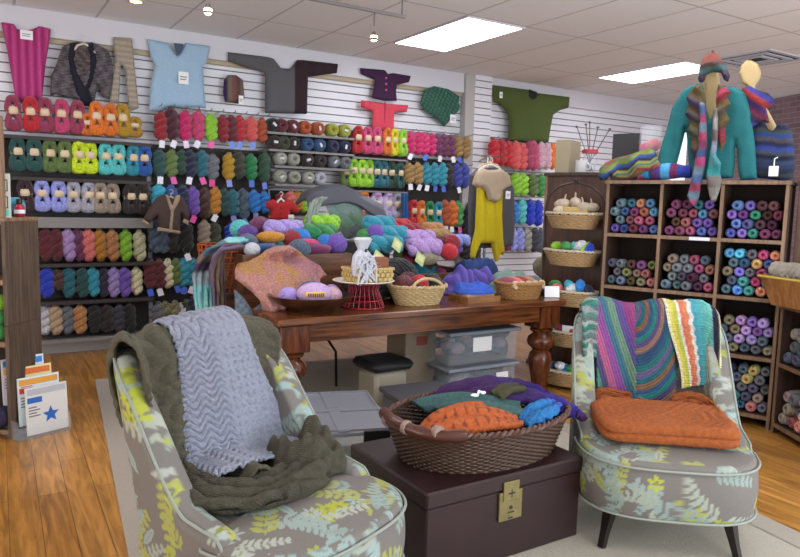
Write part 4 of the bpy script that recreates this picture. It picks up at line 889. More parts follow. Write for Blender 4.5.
def cst(c): return lambda U,V: np.broadcast_to(np.array(hx(c)),U.shape+(3,)).copy()
def ab(px,py,Y): return at(px,py,Y)
# pale scarf at left of the acrylic box, mesh basket and striped scarf on bin's left
ribbon('pale_scarf',[(ab(322,199,5.45),(.05,0,0)),(ab(316,203,5.40),(.05,0,0)),(ab(312,222,5.38),(.04,0,0)),(ab(309,240,5.36),(.035,0,0))],0,KN,'narrow pale grey-green scarf hanging at the left of the acrylic box','scarf',cst('8f9a90'))
mbk=empty('mesh_basket',tuple(np.array([at(222,262,5.1)[0],5.12,.80])),0,'orange wire mesh basket at the left end of the brown bin','basket')
OM=plain('orange_mesh','a84c1e',.5)
mm=MB()
for k in range(9): mm.tube([(.17*(.8+.2*k/8)*math.cos(q),.17*(.8+.2*k/8)*math.sin(q),.36*k/8) for q in [2*PI*i/28 for i in range(28)]],.005,5,closed=True)
for i in range(22):
    q=2*PI*i/22; mm.tube([(.136*math.cos(q),.136*math.sin(q),0),(.17*math.cos(q+.35),.17*math.sin(q+.35),.36)],.005,5)
part('mesh_body',mm,OM,mbk); 
st=empty('stool',tuple(np.array([mbk.location.x,5.12,0])),0,'small dark stool carrying the orange mesh basket','stool')
part('seat',MB().lathe([(.20,.765),(.20,.795),(.19,.799),(.001,.799)],24).lathe([(.001,.765),(.20,.765)],24),DK,st); 
for i in range(3):
    q=2*PI*i/3; part('leg',MB().tube([(.12*math.cos(q),.12*math.sin(q),.765),(.18*math.cos(q),.18*math.sin(q),0)],.014,8),DK,st)
ribbon('striped_scarf',[(ab(243,240,5.0),(0,.12,.0)),(ab(225,243,4.98),(.03,.12,0)),(ab(207,255,4.90),(.06,.08,0)),(ab(202,272,4.88),(.07,.02,0)),(ab(203,300,4.88),(.06,0,0)),(ab(206,330,4.88),(.06,0,0))],0,KN,'aqua, grey and plum striped scarf hanging over the left of the bin','scarf',lambda U,V: stripes(V,['7ab8bc','8ccac8','5c7884','4a5c70','6c5c50','3c2c48','8a98a0'],.09),.02)
ribbon('striped_scarf',[(ab(240,246,4.74),(.0,.10,.0)),(ab(222,250,4.72),(.03,.08,0)),(ab(218,268,4.74),(.05,.0,0)),(ab(219,295,4.74),(.045,0,0)),(ab(220,325,4.74),(.045,0,0))],0,KN,'brown and violet striped scarf hanging at the front left bin corner','scarf',lambda U,V: stripes(U+.2,['5c4838','3a2a44','74604c','6a5a78'],.03),.02)
# ---- peach shawl over bin front and bowl, with grey lace one beneath
def pshape(poly,Y,tilt_fn,name,label,cat,colfn,mat,thick=.03,fold=None,res=.012,edge=.04,rot=0):
    P=[at(px,py,Y) for px,py in poly]; o0=np.mean(P,0); q=[(p[0]-o0[0],p[2]-o0[2]) for p in P]
    o=puffy(name,q,mat,thick,res,fold,colfn,None,(o0[0],Y,o0[2]),0,edge)
    me=o.data; n=len(me.vertices); co=np.zeros(n*3); me.vertices.foreach_get('co',co); co=co.reshape(-1,3)
    co[:,1]+=tilt_fn(co[:,0],co[:,2]+o0[2]); me.vertices.foreach_set('co',co.ravel()); me.update(); tag(o,label,cat); return o
LACE=vcol('knit_lace',.95,75,.9,noise=.3,nscale=70)
pshape([(232,288),(240,296),(247,308),(258,300),(272,290),(286,287),(291,292),(280,303),(270,316),(264,330),(250,332),(236,337),(228,332)],4.44,lambda x,z:-.10*sstep(1.05,.75,z),'grey_lace_shawl','grey lace shawl hanging over the table corner under the peach shawl','shawl',band('7c8c9c','58646e',lambda x,z:.5+.5*np.sin(x*110)*np.sin(z*110)),LACE,.03,lambda x,z:.3*np.sin(x*40+z*10))
def peach(x,z):
    A=np.array(hx('d09488'));B=np.array(hx('cf9a4c'));C_=np.array(hx('b87f96')); m=vnoise(x*14,z*14,12); k=.75*sstep(.2,.45,m)[:,None]; k2=sstep(.1,.5,vnoise(x*8+4,z*8,15))[:,None]; return (A*(1-k)+B*k)*(1-k2*.6)+C_*k2*.6
pshape([(226,276),(231,269),(237,263),(248,261),(259,256),(266,250),(275,246),(289,245),(299,251),(308,259),(317,265),(315,273),(307,275),(300,281),(292,284),(286,289),(278,289),(272,293),(264,297),(257,304),(251,311),(246,312),(242,304),(239,293),(234,286)],4.72,lambda x,z:-.42*sstep(1.08,.84,z)+.0,'peach_shawl','peach, pink and gold knitted shawl draped over the bin front','shawl',peach,LACE,.07,lambda x,z:.5*np.sin(-x*12+z*36+1.8*np.sin(x*8))+.4*vnoise(x*22,z*22,9)+.12*np.sin(x*80+z*20),.009,.035)
# ---- items on the harvest table
# shallow wooden bowl
b0=onz(312,309,TZ); qb=at(313,304,4.14); BX,BY=qb[0],4.17
bwl=empty('wooden_bowl',(BX,BY,TZ),0,'wide shallow dark wooden bowl of yarn on the left of the table','bowl')
part('bowl_shell',MB().lathe([(.12,0),(.15,.0),(.16,.02),(.22,.045),(.275,.095),(.285,.105),(.272,.105),(.2,.055),(.08,.03),(.001,.028)],36),wood('bowl_wood','2e1a10','54341f',(3,3,3),.35),bwl)
GB='balls in the wooden bowl'
cup=empty('banded_yarn_ball',(BX-.02,BY-.09,TZ+.06),-.3,'pink and lilac yarn ball with a yellow lettered band in the wooden bowl','yarn')
part('ball',MB().ell((0,0,.06),(.115,.085,.075),24,14,noise=.02),plain('lilac_yarn','c3a2cc',.9,noise=.3,nscale=60,bmp=.5),cup)
part('yellow_band',MB().tube([(-.06,-.062,.062),(0,-.078,.064),(.06,-.062,.062)],.02,10),plain('band_yellow','d8b030',.6),cup)
lt=MB()
for k in range(8): lt.box(-.05+.0135*k,-.042+.0135*k,-.101+abs(k-3.5)*.0035,-.094+abs(k-3.5)*.0035,.052,.074)
part('lettering',lt,plain('ink_violet','5a2a6a',.6),cup,False)
put(RND,'yarn_ball',(BX+.12,BY-.05,TZ+.095),(.16,.13,.12),'palepink','pale pink yarn ball right of the yellow-banded one in the bowl','yarn',GB)
put(RND,'yarn_ball',(BX+.05,BY+.10,TZ+.11),(.2,.16,.15),'slate','slate blue ball at the back of the wooden bowl','yarn',GB)
put(RND,'yarn_ball',(BX+.17,BY+.04,TZ+.10),(.12,.12,.12),'lavender','lavender ball at the right rim of the wooden bowl','yarn',GB)
put(RND,'yarn_ball',(BX-.16,BY+.0,TZ+.10),(.14,.12,.12),'lilac','lilac ball at the left rim of the wooden bowl','yarn',GB)
# wire cake stand
q=at(363,308,4.15); cs=empty('cake_stand',(q[0],4.15,TZ),0,'cake stand with red wire base and round white plate','cake stand')
zt=at(363,281,4.15)[2]-TZ; RW=plain('red_wire','9c1c2c',.4)
mw=MB()
for i in range(22):
    a=2*PI*i/22; mw.tube([(.145*math.cos(a),.145*math.sin(a),.005),(.125*math.cos(a),.125*math.sin(a),zt*.35),(.10*math.cos(a),.10*math.sin(a),zt*.7),(.115*math.cos(a),.115*math.sin(a),zt-.012)],.0035,5)
for r_,z in ((.147,.006),(.130,zt*.3),(.115,zt-.014)): mw.tube([(r_*math.cos(a),r_*math.sin(a),z) for a in [2*PI*i/32 for i in range(32)]],.0045,5,closed=True)
part('wire_base',mw,RW,cs); part('plate',MB().lathe([(.001,zt-.01),(.15,zt-.01),(.20,zt-.001),(.215,zt+.006),(.21,zt+.01),(.15,zt+.001),(.001,zt)],40),plain('plate_white','d6cfc2',.3),cs)
STR=plain('straw','c9ac6a',.7,noise=.25,nscale=60); 
p=(q[0]+.02,4.13,TZ+zt+.002); sb=empty('splint_basket',p,.05,'square yellow splint basket on the white cake stand plate','basket')
mb=MB(); bh=.09
for k in range(3):
    z=.005+.03*k
    for i in range(14):
        x=-.14+.02*i; o_=.004*(1 if (i+k)%2 else -1); mb.box(x,x+.021,-.105+o_,-.10+o_,z,z+.026).box(x,x+.021,.10+o_,.105+o_,z,z+.026)
    for i in range(10):
        y=-.10+.02*i; o_=.004*(1 if (i+k)%2 else -1); mb.box(-.145+o_,-.14+o_,y,y+.021,z,z+.026).box(.14+o_,.145+o_,y,y+.021,z,z+.026)
mb.box(-.14,.14,-.10,.10,0,.004)
part('woven_body',mb,STR,sb,False); part('rim',MB().box(-.15,.15,-.112,-.10,bh-.01,bh+.008,.002).box(-.15,.15,.10,.112,bh-.01,bh+.008,.002).box(-.15,-.139,-.10,.10,bh-.01,bh+.008,.002).box(.139,.15,-.10,.10,bh-.01,bh+.008,.002),STR,sb,False)
bxp=MB().box(-.10,.105,-.05,.05,0,.13,.003); br_=bxp.build('kraft_box',plain('kraft_brown','8a5238',.7),None,False,(p[0]+.05,p[1]+.03,p[2]+.03),-.12); tag(br_,'reddish brown card box with white writing standing in the splint basket','box')
sc_=MB()
for zz_,x0_,x1_ in ((.095,-.06,.02),(.07,-.05,.05)):
    sc_.tube([(x0_+(x1_-x0_)*i/16,-.052,zz_+.006*math.sin(i*1.9)) for i in range(17)],.0018,4)
part('handwriting',sc_,plain('chalk','d8c0b0',.7),br_)
WHT=plain('lace_white','d4d6e0',.9,noise=.25,nscale=90,bmp=.8,alpha=.9)
lb_=MB(); lb_.lathe([(.02,.0),(.06,.01),(.07,.06),(.06,.11),(.03,.14),(.035,.15),(.06,.19),(.045,.2),(.001,.2)],20,sx=1,sy=.7)
for k in range(9): lb_.tube([(.05*math.sin(k),-.045-.002*k,.11),(.06*math.sin(k*1.3),-.065,.06),(.065*math.sin(k*1.7),-.06,-.03+.01*(k%3))],.006,5)
lb_.v=[(a*1.15,b*1.1,c*1.35) for a,b,c in lb_.v]
lbo=lb_.build('lace_bag',WHT,None,True,(p[0]-.085,p[1]-.075,p[2]+.035)); tag(lbo,'white gathered lace sachet tied at the neck beside the brown box','bag')
part('button_tie',MB().ell((0,-.05,.185),(.012,.008,.012),10,6),plain('button_dark','3a342e',.5),lbo)
# basket one
W_L=plain('wicker_light','c8ae7c',.65,noise=.3,nscale=45); W_M=plain('wicker_mid','a87c48',.65,noise=.3,nscale=45); W_T=plain('wicker_tan','b8976c',.65,noise=.3,nscale=45)
q=at(417,305,4.14); b1=empty('wicker_basket',(q[0],4.14,TZ),0,'pale oval wicker basket with arched handle on the front of the table','basket')
wicker(b1,.225,.16,.135,.72,W_L,W_L,9,22,.007)
part('handle',MB().tube([(-.10+.0*i,-.12,.12) if i==0 else (-.13*math.cos(PI*i/16),-.14+.02*math.sin(PI*i/16),.12+.075*math.sin(PI*i/16)) for i in range(17)],.011,7),W_L,b1)
GQ='balls in the pale oval basket'
for x,y,z,r,c,l in ((-.12,-.0,.135,.17,'maroon','dark maroon ball at the left of the pale oval basket'),(.0,-.02,.15,.14,'red','fluffy bright red pompom ball in the pale oval basket'),(.12,.0,.14,.17,'black','black ball at the right of the pale oval basket'),(-.02,.09,.15,.16,'wine','wine ball at the back of the pale oval basket'),(.17,-.05,.12,.10,'brown','small brown ball by the right rim of the pale oval basket'),(-.05,-.08,.10,.11,'darkplum','dark plum ball under the handle of the pale oval basket'),(.06,.0,.07,.16,'charcoal','charcoal ball low in the pale oval basket')):
    put(RND,'yarn_ball',(b1.location.x+x,4.14+y,TZ+z),(r,r,r*.9),c,l,'yarn',GQ,(x*9,y*9,0))
# dark fuzzy bundles behind
for px,py,Y,w,c,l in ((372,262,4.5,52,'darkbrown','big dark brown fuzzy bundle behind the cake stand'),(398,262,4.45,30,'black','black fluffy ball behind the pale oval basket'),(408,268,4.4,22,'aubergine','dark aubergine ball behind the pale oval basket'),(410,272,4.36,18,'plum','plum ball behind the pale oval basket')):
    o=lying(px,py,Y,w,c,l,'dark bundles at the back of the table','ball'); o.scale.z*=.62 if w>40 else 1.25; o.scale.x*=1 if w>40 else 1.2; o.location.z=TZ+o.scale.z*.48
# flat wooden trays with shawl
q=at(474,300,4.12); tr2=empty('flat_box',(q[0],4.12,TZ),.03,'shallow open wooden box with small cards between the two table baskets','box')
part('box_body',MB().box(-.16,.16,-.12,.12,0,.012).box(-.16,.16,-.12,-.112,.013,.045).box(-.16,.16,.112,.12,.013,.045).box(-.16,-.152,-.111,.111,.013,.045).box(.152,.16,-.111,.111,.013,.045),wood('box_wood','6a4020','9a6a3c',(2,9,9),.5),tr2,False)
part('cards',MB().box(-.14,.0,-.09,.09,.014,.06).box(.01,.13,-.08,.08,.014,.055),plain('cards_tan','b09070',.7),tr2,False)
def heap_cloth(name,cx,cy,z0,rx,ry,h,colfn,label,cat,seed=1,rz=0,mat=None,nu=60,nv=44):
    """soft folded cloth lying in a low mound, thick at the rim"""
    u=np.linspace(-1,1,nu);v=np.linspace(-1,1,nv);U,V=np.meshgrid(u,v)
    X=rx*U*(1-.22*V*V)*(1+.05*np.sin(5*V+seed));Y=ry*V*(1-.22*U*U)*(1+.06*np.sin(4*U+seed))
    e=(1-np.abs(U)**6)*(1-np.abs(V)**6)
    Z=h*((.55+.25*vnoise(U*4+seed,V*3,seed)+.2*np.sin(5*U+3*V+seed)) if h<.3 else (.8+.08*vnoise(U*5,V*4,seed)+.07*np.sin(6*U+2*V)))*e; Z=np.maximum(Z,.012)
    mb=MB(); n=nu*nv; mb.v=[tuple(p) for p in np.stack([X,Y,Z],-1).reshape(-1,3)]+[tuple(p) for p in np.stack([X,Y,np.zeros_like(Z)],-1).reshape(-1,3)]
    F=[]
    for j in range(nv-1):
        for i in range(nu-1): a=j*nu+i; F+= [(a,a+1,a+nu+1,a+nu),(a+n,a+nu+n,a+nu+1+n,a+1+n)]
    for i in range(nu-1): F+=[(i,i+n,i+1+n,i+1),((nv-1)*nu+i,(nv-1)*nu+i+1,(nv-1)*nu+i+1+n,(nv-1)*nu+i+n)]
    for j in range(nv-1): F+=[(j*nu,j*nu+nu,j*nu+nu+n,j*nu+n),(j*nu+nu-1,j*nu+nu-1+n,j*nu+2*nu-1+n,j*nu+2*nu-1)]
    mb.f=F;mb.m=[0]*len(F); c=colfn(X,Y).reshape(-1,3); c=np.concatenate([c,c]); mb.c=np.concatenate([c,np.ones((2*n,1))],1)
    o=mb.build(name,mat or KN,None,True,(cx,cy,z0),rz); return tag(o,label,cat)
heap_cloth('blue_shawl',tr2.location.x,4.13,TZ+.062,.16,.13,.10,cst('3458b8'),'crumpled bright blue knitted shawl on the shallow wooden box','shawl',3)
q=at(468,264,4.5); heap_cloth('violet_shawl',q[0],4.5,TZ+.001,.27,.13,.27,lambda X,Y:stripes(X+.5*Y+1,['5a4a9c','6c5cb0','4a3c88'],.02),'folded violet-blue knitted shawl at the back of the table','shawl',5)
q=at(507,266,4.46); heap_cloth('sage_shawl',q[0],4.44,TZ+.001,.26,.13,.23,cst('7c958c'),'folded sage green knitted shawl behind the round basket','shawl',8)
q=at(497,248,4.62); heap_cloth('navy_sweater',q[0]+.12,5.05,.631,.26,.16,.46,cst('2c4478'),'folded denim blue sweater heap below the yellow tunic','sweater',11)
q=at(535,252,4.95); 
put(BALL,'yarn_ball',(q[0]+.03,4.85,.832+.10),(.2,.2,.2),'khaki','khaki end-on wound ball right of the blue sweater heap','yarn',None,(0,0,-.5))
o=MB().lathe([(.13,0),(.13,.02),(.06,.05),(.06,.76),(.10,.80),(.10,.83),(.001,.831)],20).build('pedestal',DK,None,True,(q[0]+.03,4.85,0)); tag(o,'dark round floor pedestal under the khaki wound ball','pedestal')
# round basket with a row of pink skeins
q=at(518,303,4.12); b2=empty('wicker_basket',(q[0],4.12,TZ),0,'round honey-coloured wicker basket of pink skeins at the table right','basket')
wicker(b2,.20,.17,.125,.80,W_M,W_M,10,24,.007)
for k,(c,l) in enumerate((('rose','dusty rose skein, leftmost in the round basket'),('salmon','salmon pink skein, second in the round basket'),('crimson','deeper crimson skein, third in the round basket'),('copper','peach copper skein, fourth in the round basket'),('slate','grey-blue skein, rightmost in the round basket'))):
    o=put(LYB,'yarn_skein',(b2.location.x-.14+.068*k,4.10,TZ+.10),(.24,.20,.24),c,l,'yarn','skeins standing in the round basket',(0,0,PI/2)); 
    part('paper_band',MB().tube([(-.46,-.0,.08),(-.30,0,.08)],.13,10),plain('band_tan','cdb48c',.7),o)
put(BALL,'yarn_ball',(b2.location.x+.26,4.2,TZ+.05),(.10,.10,.10),'navy','small navy wound ball beside the round basket','yarn',None,(0,0,-.5))
o=MB().box(-.06,.06,-.003,.003,0,.09).build('card_label',plain('tag_white','eeeeee',.6),None,False,(b2.location.x+.27,4.02,TZ+.002),-.5); o.rotation_euler=(-.25,0,-.5); tag(o,'small plain white card leaning by the round basket','label')
# ================================================================== BINS UNDER THE TABLE
CL=plain('clear_plastic','c4ccd4',.12,alpha=.28); GL=plain('grey_lid','7e8088',.35); LT=plain('latch_black','18181a',.4)
r=empty('storage_bin',(1.69,3.37,.014),math.radians(-18),'low clear storage bin with a ribbed grey lid on the rug behind the left armchair','storage bin')
part('bin_body',MB().box(-.24,.24,-.34,.34,.0,.30,.015),CL,r,False)
m=MB().box(-.27,.27,-.37,.37,.301,.325,.006).box(-.27,.27,-.03,.03,.325,.332).box(-.03,.03,-.37,-.035,.325,.332).box(-.03,.03,.035,.37,.325,.332)
for a in ((-.26,-.25,-.36,.36),(.25,.26,-.36,.36),(-.25,.25,-.36,-.35),(-.25,.25,.35,.36)): m.box(*a,.325,.335)
part('lid',m,GL,r,False); part('latch',MB().box(.10,.24,-.385,-.371,.26,.33,.003),LT,r,False); 
def pileblock(name,x0,x1,y0,y1,z0,z1,cols,label,seed):
    mb=MB();cs=[];rr=random.Random(seed)
    for k in range(40):
        n0=len(mb.v); mb.ell((rr.uniform(x0+.06,x1-.06),rr.uniform(y0+.06,y1-.06),rr.uniform(z0+.05,z1-.05)),(.06,.06,.045),10,6); cs+=[hx(rr.choice(cols))+(1,)]*(len(mb.v)-n0)
    mb.c=cs; o=mb.build(name,vcol('yarn_pile',.9,60,.5)); return tag(o,label,'yarn',None,'stuff')
r=empty('storage_tub',(2.50,4.22,.014),.05,'cream tub with a dark rounded lid under the table, left of the clear bins','storage bin')
part('tub_body',MB().box(-.13,.15,-.13,.13,0,.30,.03),plain('tub_cream','a39b88',.5),r); part('lid',MB().box(-.165,.185,-.165,.165,.301,.375,.03),plain('lid_black','17181c',.5),r)
r=empty('storage_bin',(2.50,3.72,.014),-.1,'small grey lidded bin under the table behind the wicker basket','storage bin')
part('bin_body',MB().box(-.20,.22,-.16,.16,0,.22,.015),plain('grey_clear','6c6c70',.3),r,False); part('lid',MB().box(-.22,.24,-.18,.18,.221,.26,.01),plain('lid_dgrey','55555a',.4),r,False); part('latch',MB().box(-.06,.08,-.192,-.181,.17,.25,.003),LT,r,False)
r=empty('cardboard_carton',(2.93,4.5,.014),0,'tall tan carton with faded red print beneath the table','box')
part('carton_body',MB().box(-.14,.14,-.14,.14,0,.56,.004),plain('cardboard','8c7c68',.8,noise=.12,nscale=8),r,False); part('red_print',MB().box(-.04,.06,-.142,-.14,.40,.47),plain('faded_red','8a4434',.8),r,False)
for k,(z,l) in enumerate(((0.014,'lower clear storage tote of wool bags under the right of the table'),(.29,'upper clear storage tote with white label under the right of the table'))):
    r=empty('storage_tote',(3.34,4.3,z),0,l,'storage bin','stacked clear totes under the table')
    part('tote_body',MB().box(-.33,.33,-.22,.22,0,.235,.02),CL,r,False); part('lid',MB().box(-.35,.35,-.24,.24,.236,.262,.006),plain('lid_clear','8a929c',.25),r,False)
    part('white_label',MB().box(-.12,.06,-.224,-.221,.10,.21) if k else MB().box(.12,.24,-.224,-.221,.14,.19),plain('tag_white','eeeeee',.6),r,False)
    pileblock('packed_wool',3.04,3.64,4.11,4.49,z+.03,z+.2,['6c7c84','8a929a','54686c','9a929a','46585c'] if k==0 else ['5c7884','3c5c68','8c7c8c','a0a0a8'],'grey and teal packed wool inside the '+('upper' if k else 'lower')+' clear tote',k+3)
# ================================================================== CHEST
CHM=plain('maroon_lacquer','2a1012',.48,noise=.25,nscale=6,bmp=.05)
ch=empty('trunk',(1.89,2.42,.014),0,'dark maroon painted wooden trunk with brass hasp on the rug','trunk')
cw_,cd_=.42,.31
part('body',MB().box(-cw_,cw_,-cd_,cd_,0,.30,.006),CHM,ch,False); part('lid',MB().box(-cw_-.008,cw_+.008,-cd_-.008,cd_+.008,.304,.372,.008),CHM,ch,False)
BR=plain('aged_brass','8d7f52',.45,.5,noise=.25,nscale=30)
lk=part('lock_plate',MB().box(-.062,.062,-cd_-.012,-cd_-.001,.175,.30,.002).box(-.045,.04,-cd_-.017,-cd_-.009,.262,.345,.002),BR,ch,False)
part('lock_marks',MB().box(-.02,.016,-cd_-.0175,-cd_-.0169,.29,.297).box(-.004,.001,-cd_-.0175,-cd_-.0169,.275,.31).lathe([(.008,-.003),(.008,0)],12,(.0,-cd_-.0125,.23),'y').tube([(-.018+.006*i,-cd_-.0125,.205+.008*(i%2)) for i in range(7)],.002,4).box(-.012,.012,-cd_-.0135,-cd_-.0119,.182,.187),plain('ink','22262a',.7),lk,False)
part('side_handle',MB().tube([(-cw_-.004,-.07+.14*i/10,.20-.035*math.sin(PI*i/10)-.0) if 0 else (-cw_-.006-.02*math.sin(PI*i/10),-.06+.12*i/10,.21-.04*math.sin(PI*i/10)) for i in range(11)],.005,6),BKM,ch)
# big oval basket on the trunk
WB=plain('wicker_brown','4c3424',.5,noise=.4,nscale=35); WBR=plain('wicker_rim','583626',.45,noise=.3,nscale=30)
ob=empty('oval_basket',(1.965,2.42,.387),math.radians(4),'large oval dark brown wicker basket of knit blankets on the maroon trunk','basket')
OA,OB=.475,.325
wicker(ob,OA,OB,.18,.84,WB,WBR,20,46,.009,rimr=.014)
# bark handle wrap at the left side
hm=MB(); hm.tube([(OA*1.02*math.cos(a),OB*1.02*math.sin(a),.195+.012*math.sin((a-2.6)*4)) for a in [PI*.86+PI*.42*i/14 for i in range(15)]],[.024+.004*(i%2) for i in range(15)],9)
part('handle_grip',hm,plain('rattan_dark','4a2418',.3),ob)
for i in (3,7,11):
    a=PI*.86+PI*.42*i/14; part('grip_binding',MB().lathe([(.028,-.014),(.03,-.006),(.03,.006),(.028,.014)],12,(OA*1.02*math.cos(a),OB*1.02*math.sin(a),.197),'y'),plain('binding','8c7468',.4),ob)
# blankets in basket
KC=vcol('knit_coarse',.9,55,.9,noise=.22,nscale=60); KM=vcol('knit_medium',.9,75,.6,noise=.18,nscale=90)
ox,oy,oz=1.955,2.43,.387
def blob(name,pts,wds,col,label,thick,fold,seed,mat=KC):
    return ribbon(name,[((ox+p[0],oy+p[1],oz+p[2]),w) for p,w in zip(pts,wds)],0,mat,label,'blanket',col if callable(col) else cst(col),thick,None,fold,2,70,30,None,None,seed)
blob('purple_blanket',[(-.08,.20,.15),(.06,.17,.185),(.20,.12,.225),(.33,.06,.205),(.40,-.04,.185),(.44,-.12,.165)],[(.02,.09,.0),(.04,.12,.02),(.05,.15,.0),(.06,.15,-.0),(-.02,.14,.03),(-.05,.10,.04)],lambda U,V:stripes(V*1.0,['48205a','421c5c','3c2068','382688'],.16),'purple and violet knitted blanket at the right of the oval basket',.035,.018,1)
blob('teal_cloth',[(-.16,.10,.17),(-.04,.04,.20),(.08,-.04,.20),(.16,-.12,.19)],[(-.05,.12,0),(.03,.13,0),(.06,.11,0),(.06,.08,0)],'446a68','grey-teal knitted square in the middle of the oval basket',.03,.01,2)
blob('orange_cloth',[(-.38,-.10,.14),(-.26,-.10,.185),(-.12,-.12,.20),(.0,-.17,.19),(.06,-.21,.175)],[(.02,.04,0),(.03,.10,.01),(.03,.12,.02),(.03,.10,.02),(.02,.06,0)],lambda U,V:np.where((np.sin(U*150)*np.sin(V*150)>.55)[...,None],np.array(hx('8a3c1c')),np.array(hx('c9632c'))),'orange openwork knitted square at the front left of the oval basket',.03,.008,3)
blob('blue_cloth',[(.07,-.24,.17),(.16,-.22,.20),(.26,-.18,.20),(.34,-.14,.19)],[(.01,.05,0),(.02,.07,.01),(.02,.07,.01),(.01,.05,0)],lambda U,V:stripes(V,['2478b8','2a80c4','3a64c0','4438a0'],.12),'bright blue knitted fold at the front right of the oval basket',.03,.012,4)
o=blob('olive_cloth',[(.12,.02,.22),(.20,.03,.245),(.27,.02,.24)],[(.0,.05,0),(.0,.06,0),(.0,.05,0)],'4c4a2c','olive knitted fold showing in the purple blanket',.03,.01,5)
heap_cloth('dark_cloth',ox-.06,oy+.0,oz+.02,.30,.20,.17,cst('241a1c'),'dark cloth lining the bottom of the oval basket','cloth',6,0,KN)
o=MB().lathe([(.012,0),(.02,.006),(.012,.012)],10).tube([(.02,0,.01),(.03,.01,.02),(.045,.0,.012)],.006,6).ell((.05,0,.012),(.014,.01,.008),8,6).build('pin_brooch',plain('tag_white','eeeeee',.6),None,True,(ox-.0,oy+.02,oz+.235)); tag(o,'small white knitted flower pin on the teal square','pin')
# ================================================================== SLIPPER CHAIRS
def leaf_field(seed,den=1.0):
    rr=random.Random(seed); L=[]
    pal=['989e8e','8a9a93','96984e','a0a397','8a9e98','9a9c50','84958c','939a8e']
    for k in range(int(500*den)):
        cx,cy=rr.uniform(-1.6,4.2),rr.uniform(-.15,1.7); th=rr.uniform(0,6.28); ty=rr.random()
        if ty<.42:      # fern sprig
            c=rr.choice(pal); n=7; bend=rr.uniform(-.1,.1); sz=rr.uniform(.8,1.25)
            for i in range(n):
                t=i/n; a=th+bend*i; px=cx+.042*sz*i*math.cos(a); py=cy+.042*sz*i*math.sin(a)
                ln=(.066-.0055*i)*sz
                for s in (-1,1):
                    b=a+s*.95; L.append((px+ln*.55*math.cos(b),py+ln*.55*math.sin(b),ln*.62,.014*sz,b,c))
                L.append((px,py,.03*sz,.004,a,c))
        elif ty<.72:    # flower
            c=rr.choice(['9ca034','a4a838','8fa5a2','9ca196']); n=rr.choice([6,7,8]); sz=rr.uniform(.7,1.2)
            for i in range(n):
                a=th+2*PI*i/n; L.append((cx+.036*sz*math.cos(a),cy+.036*sz*math.sin(a),.03*sz,.012*sz,a,c))
            L.append((cx,cy,.014*sz,.014*sz,0,'7c8030'))
        else:           # big leaf with pale rib
            c=rr.choice(pal); sz=rr.uniform(.8,1.3); L.append((cx,cy,.085*sz,.028*sz,th,c)); L.append((cx,cy,.08*sz,.004,th,'7f8478'))
            L.append((cx+.10*sz*math.cos(th+.9),cy+.10*sz*math.sin(th+.9),.06*sz,.018*sz,th+.9,rr.choice(pal)))
    return L
def paint(x,y,L,base='6f6963'):
    c=np.repeat(np.array(hx(base))[None],len(x),0)
    for cx,cy,a,b,th,h in L:
        m=(np.abs(x-cx)<a)&(np.abs(y-cy)<a)
        if not m.any(): continue
        i=np.nonzero(m)[0]; dx,dy=x[i]-cx,y[i]-cy; u=dx*math.cos(th)+dy*math.sin(th); v=-dx*math.sin(th)+dy*math.cos(th)
        k=i[np.abs(v)<b*np.clip(1-(u/a)**2,0,1)]; c[k]=hx(h)
    return c
FAB=vcol('floral_linen',.8,0,0,noise=.06,nscale=200)
LEGM=plain('leg_espresso','1a1210',.3); PIP=plain('piping','8c9288',.7)
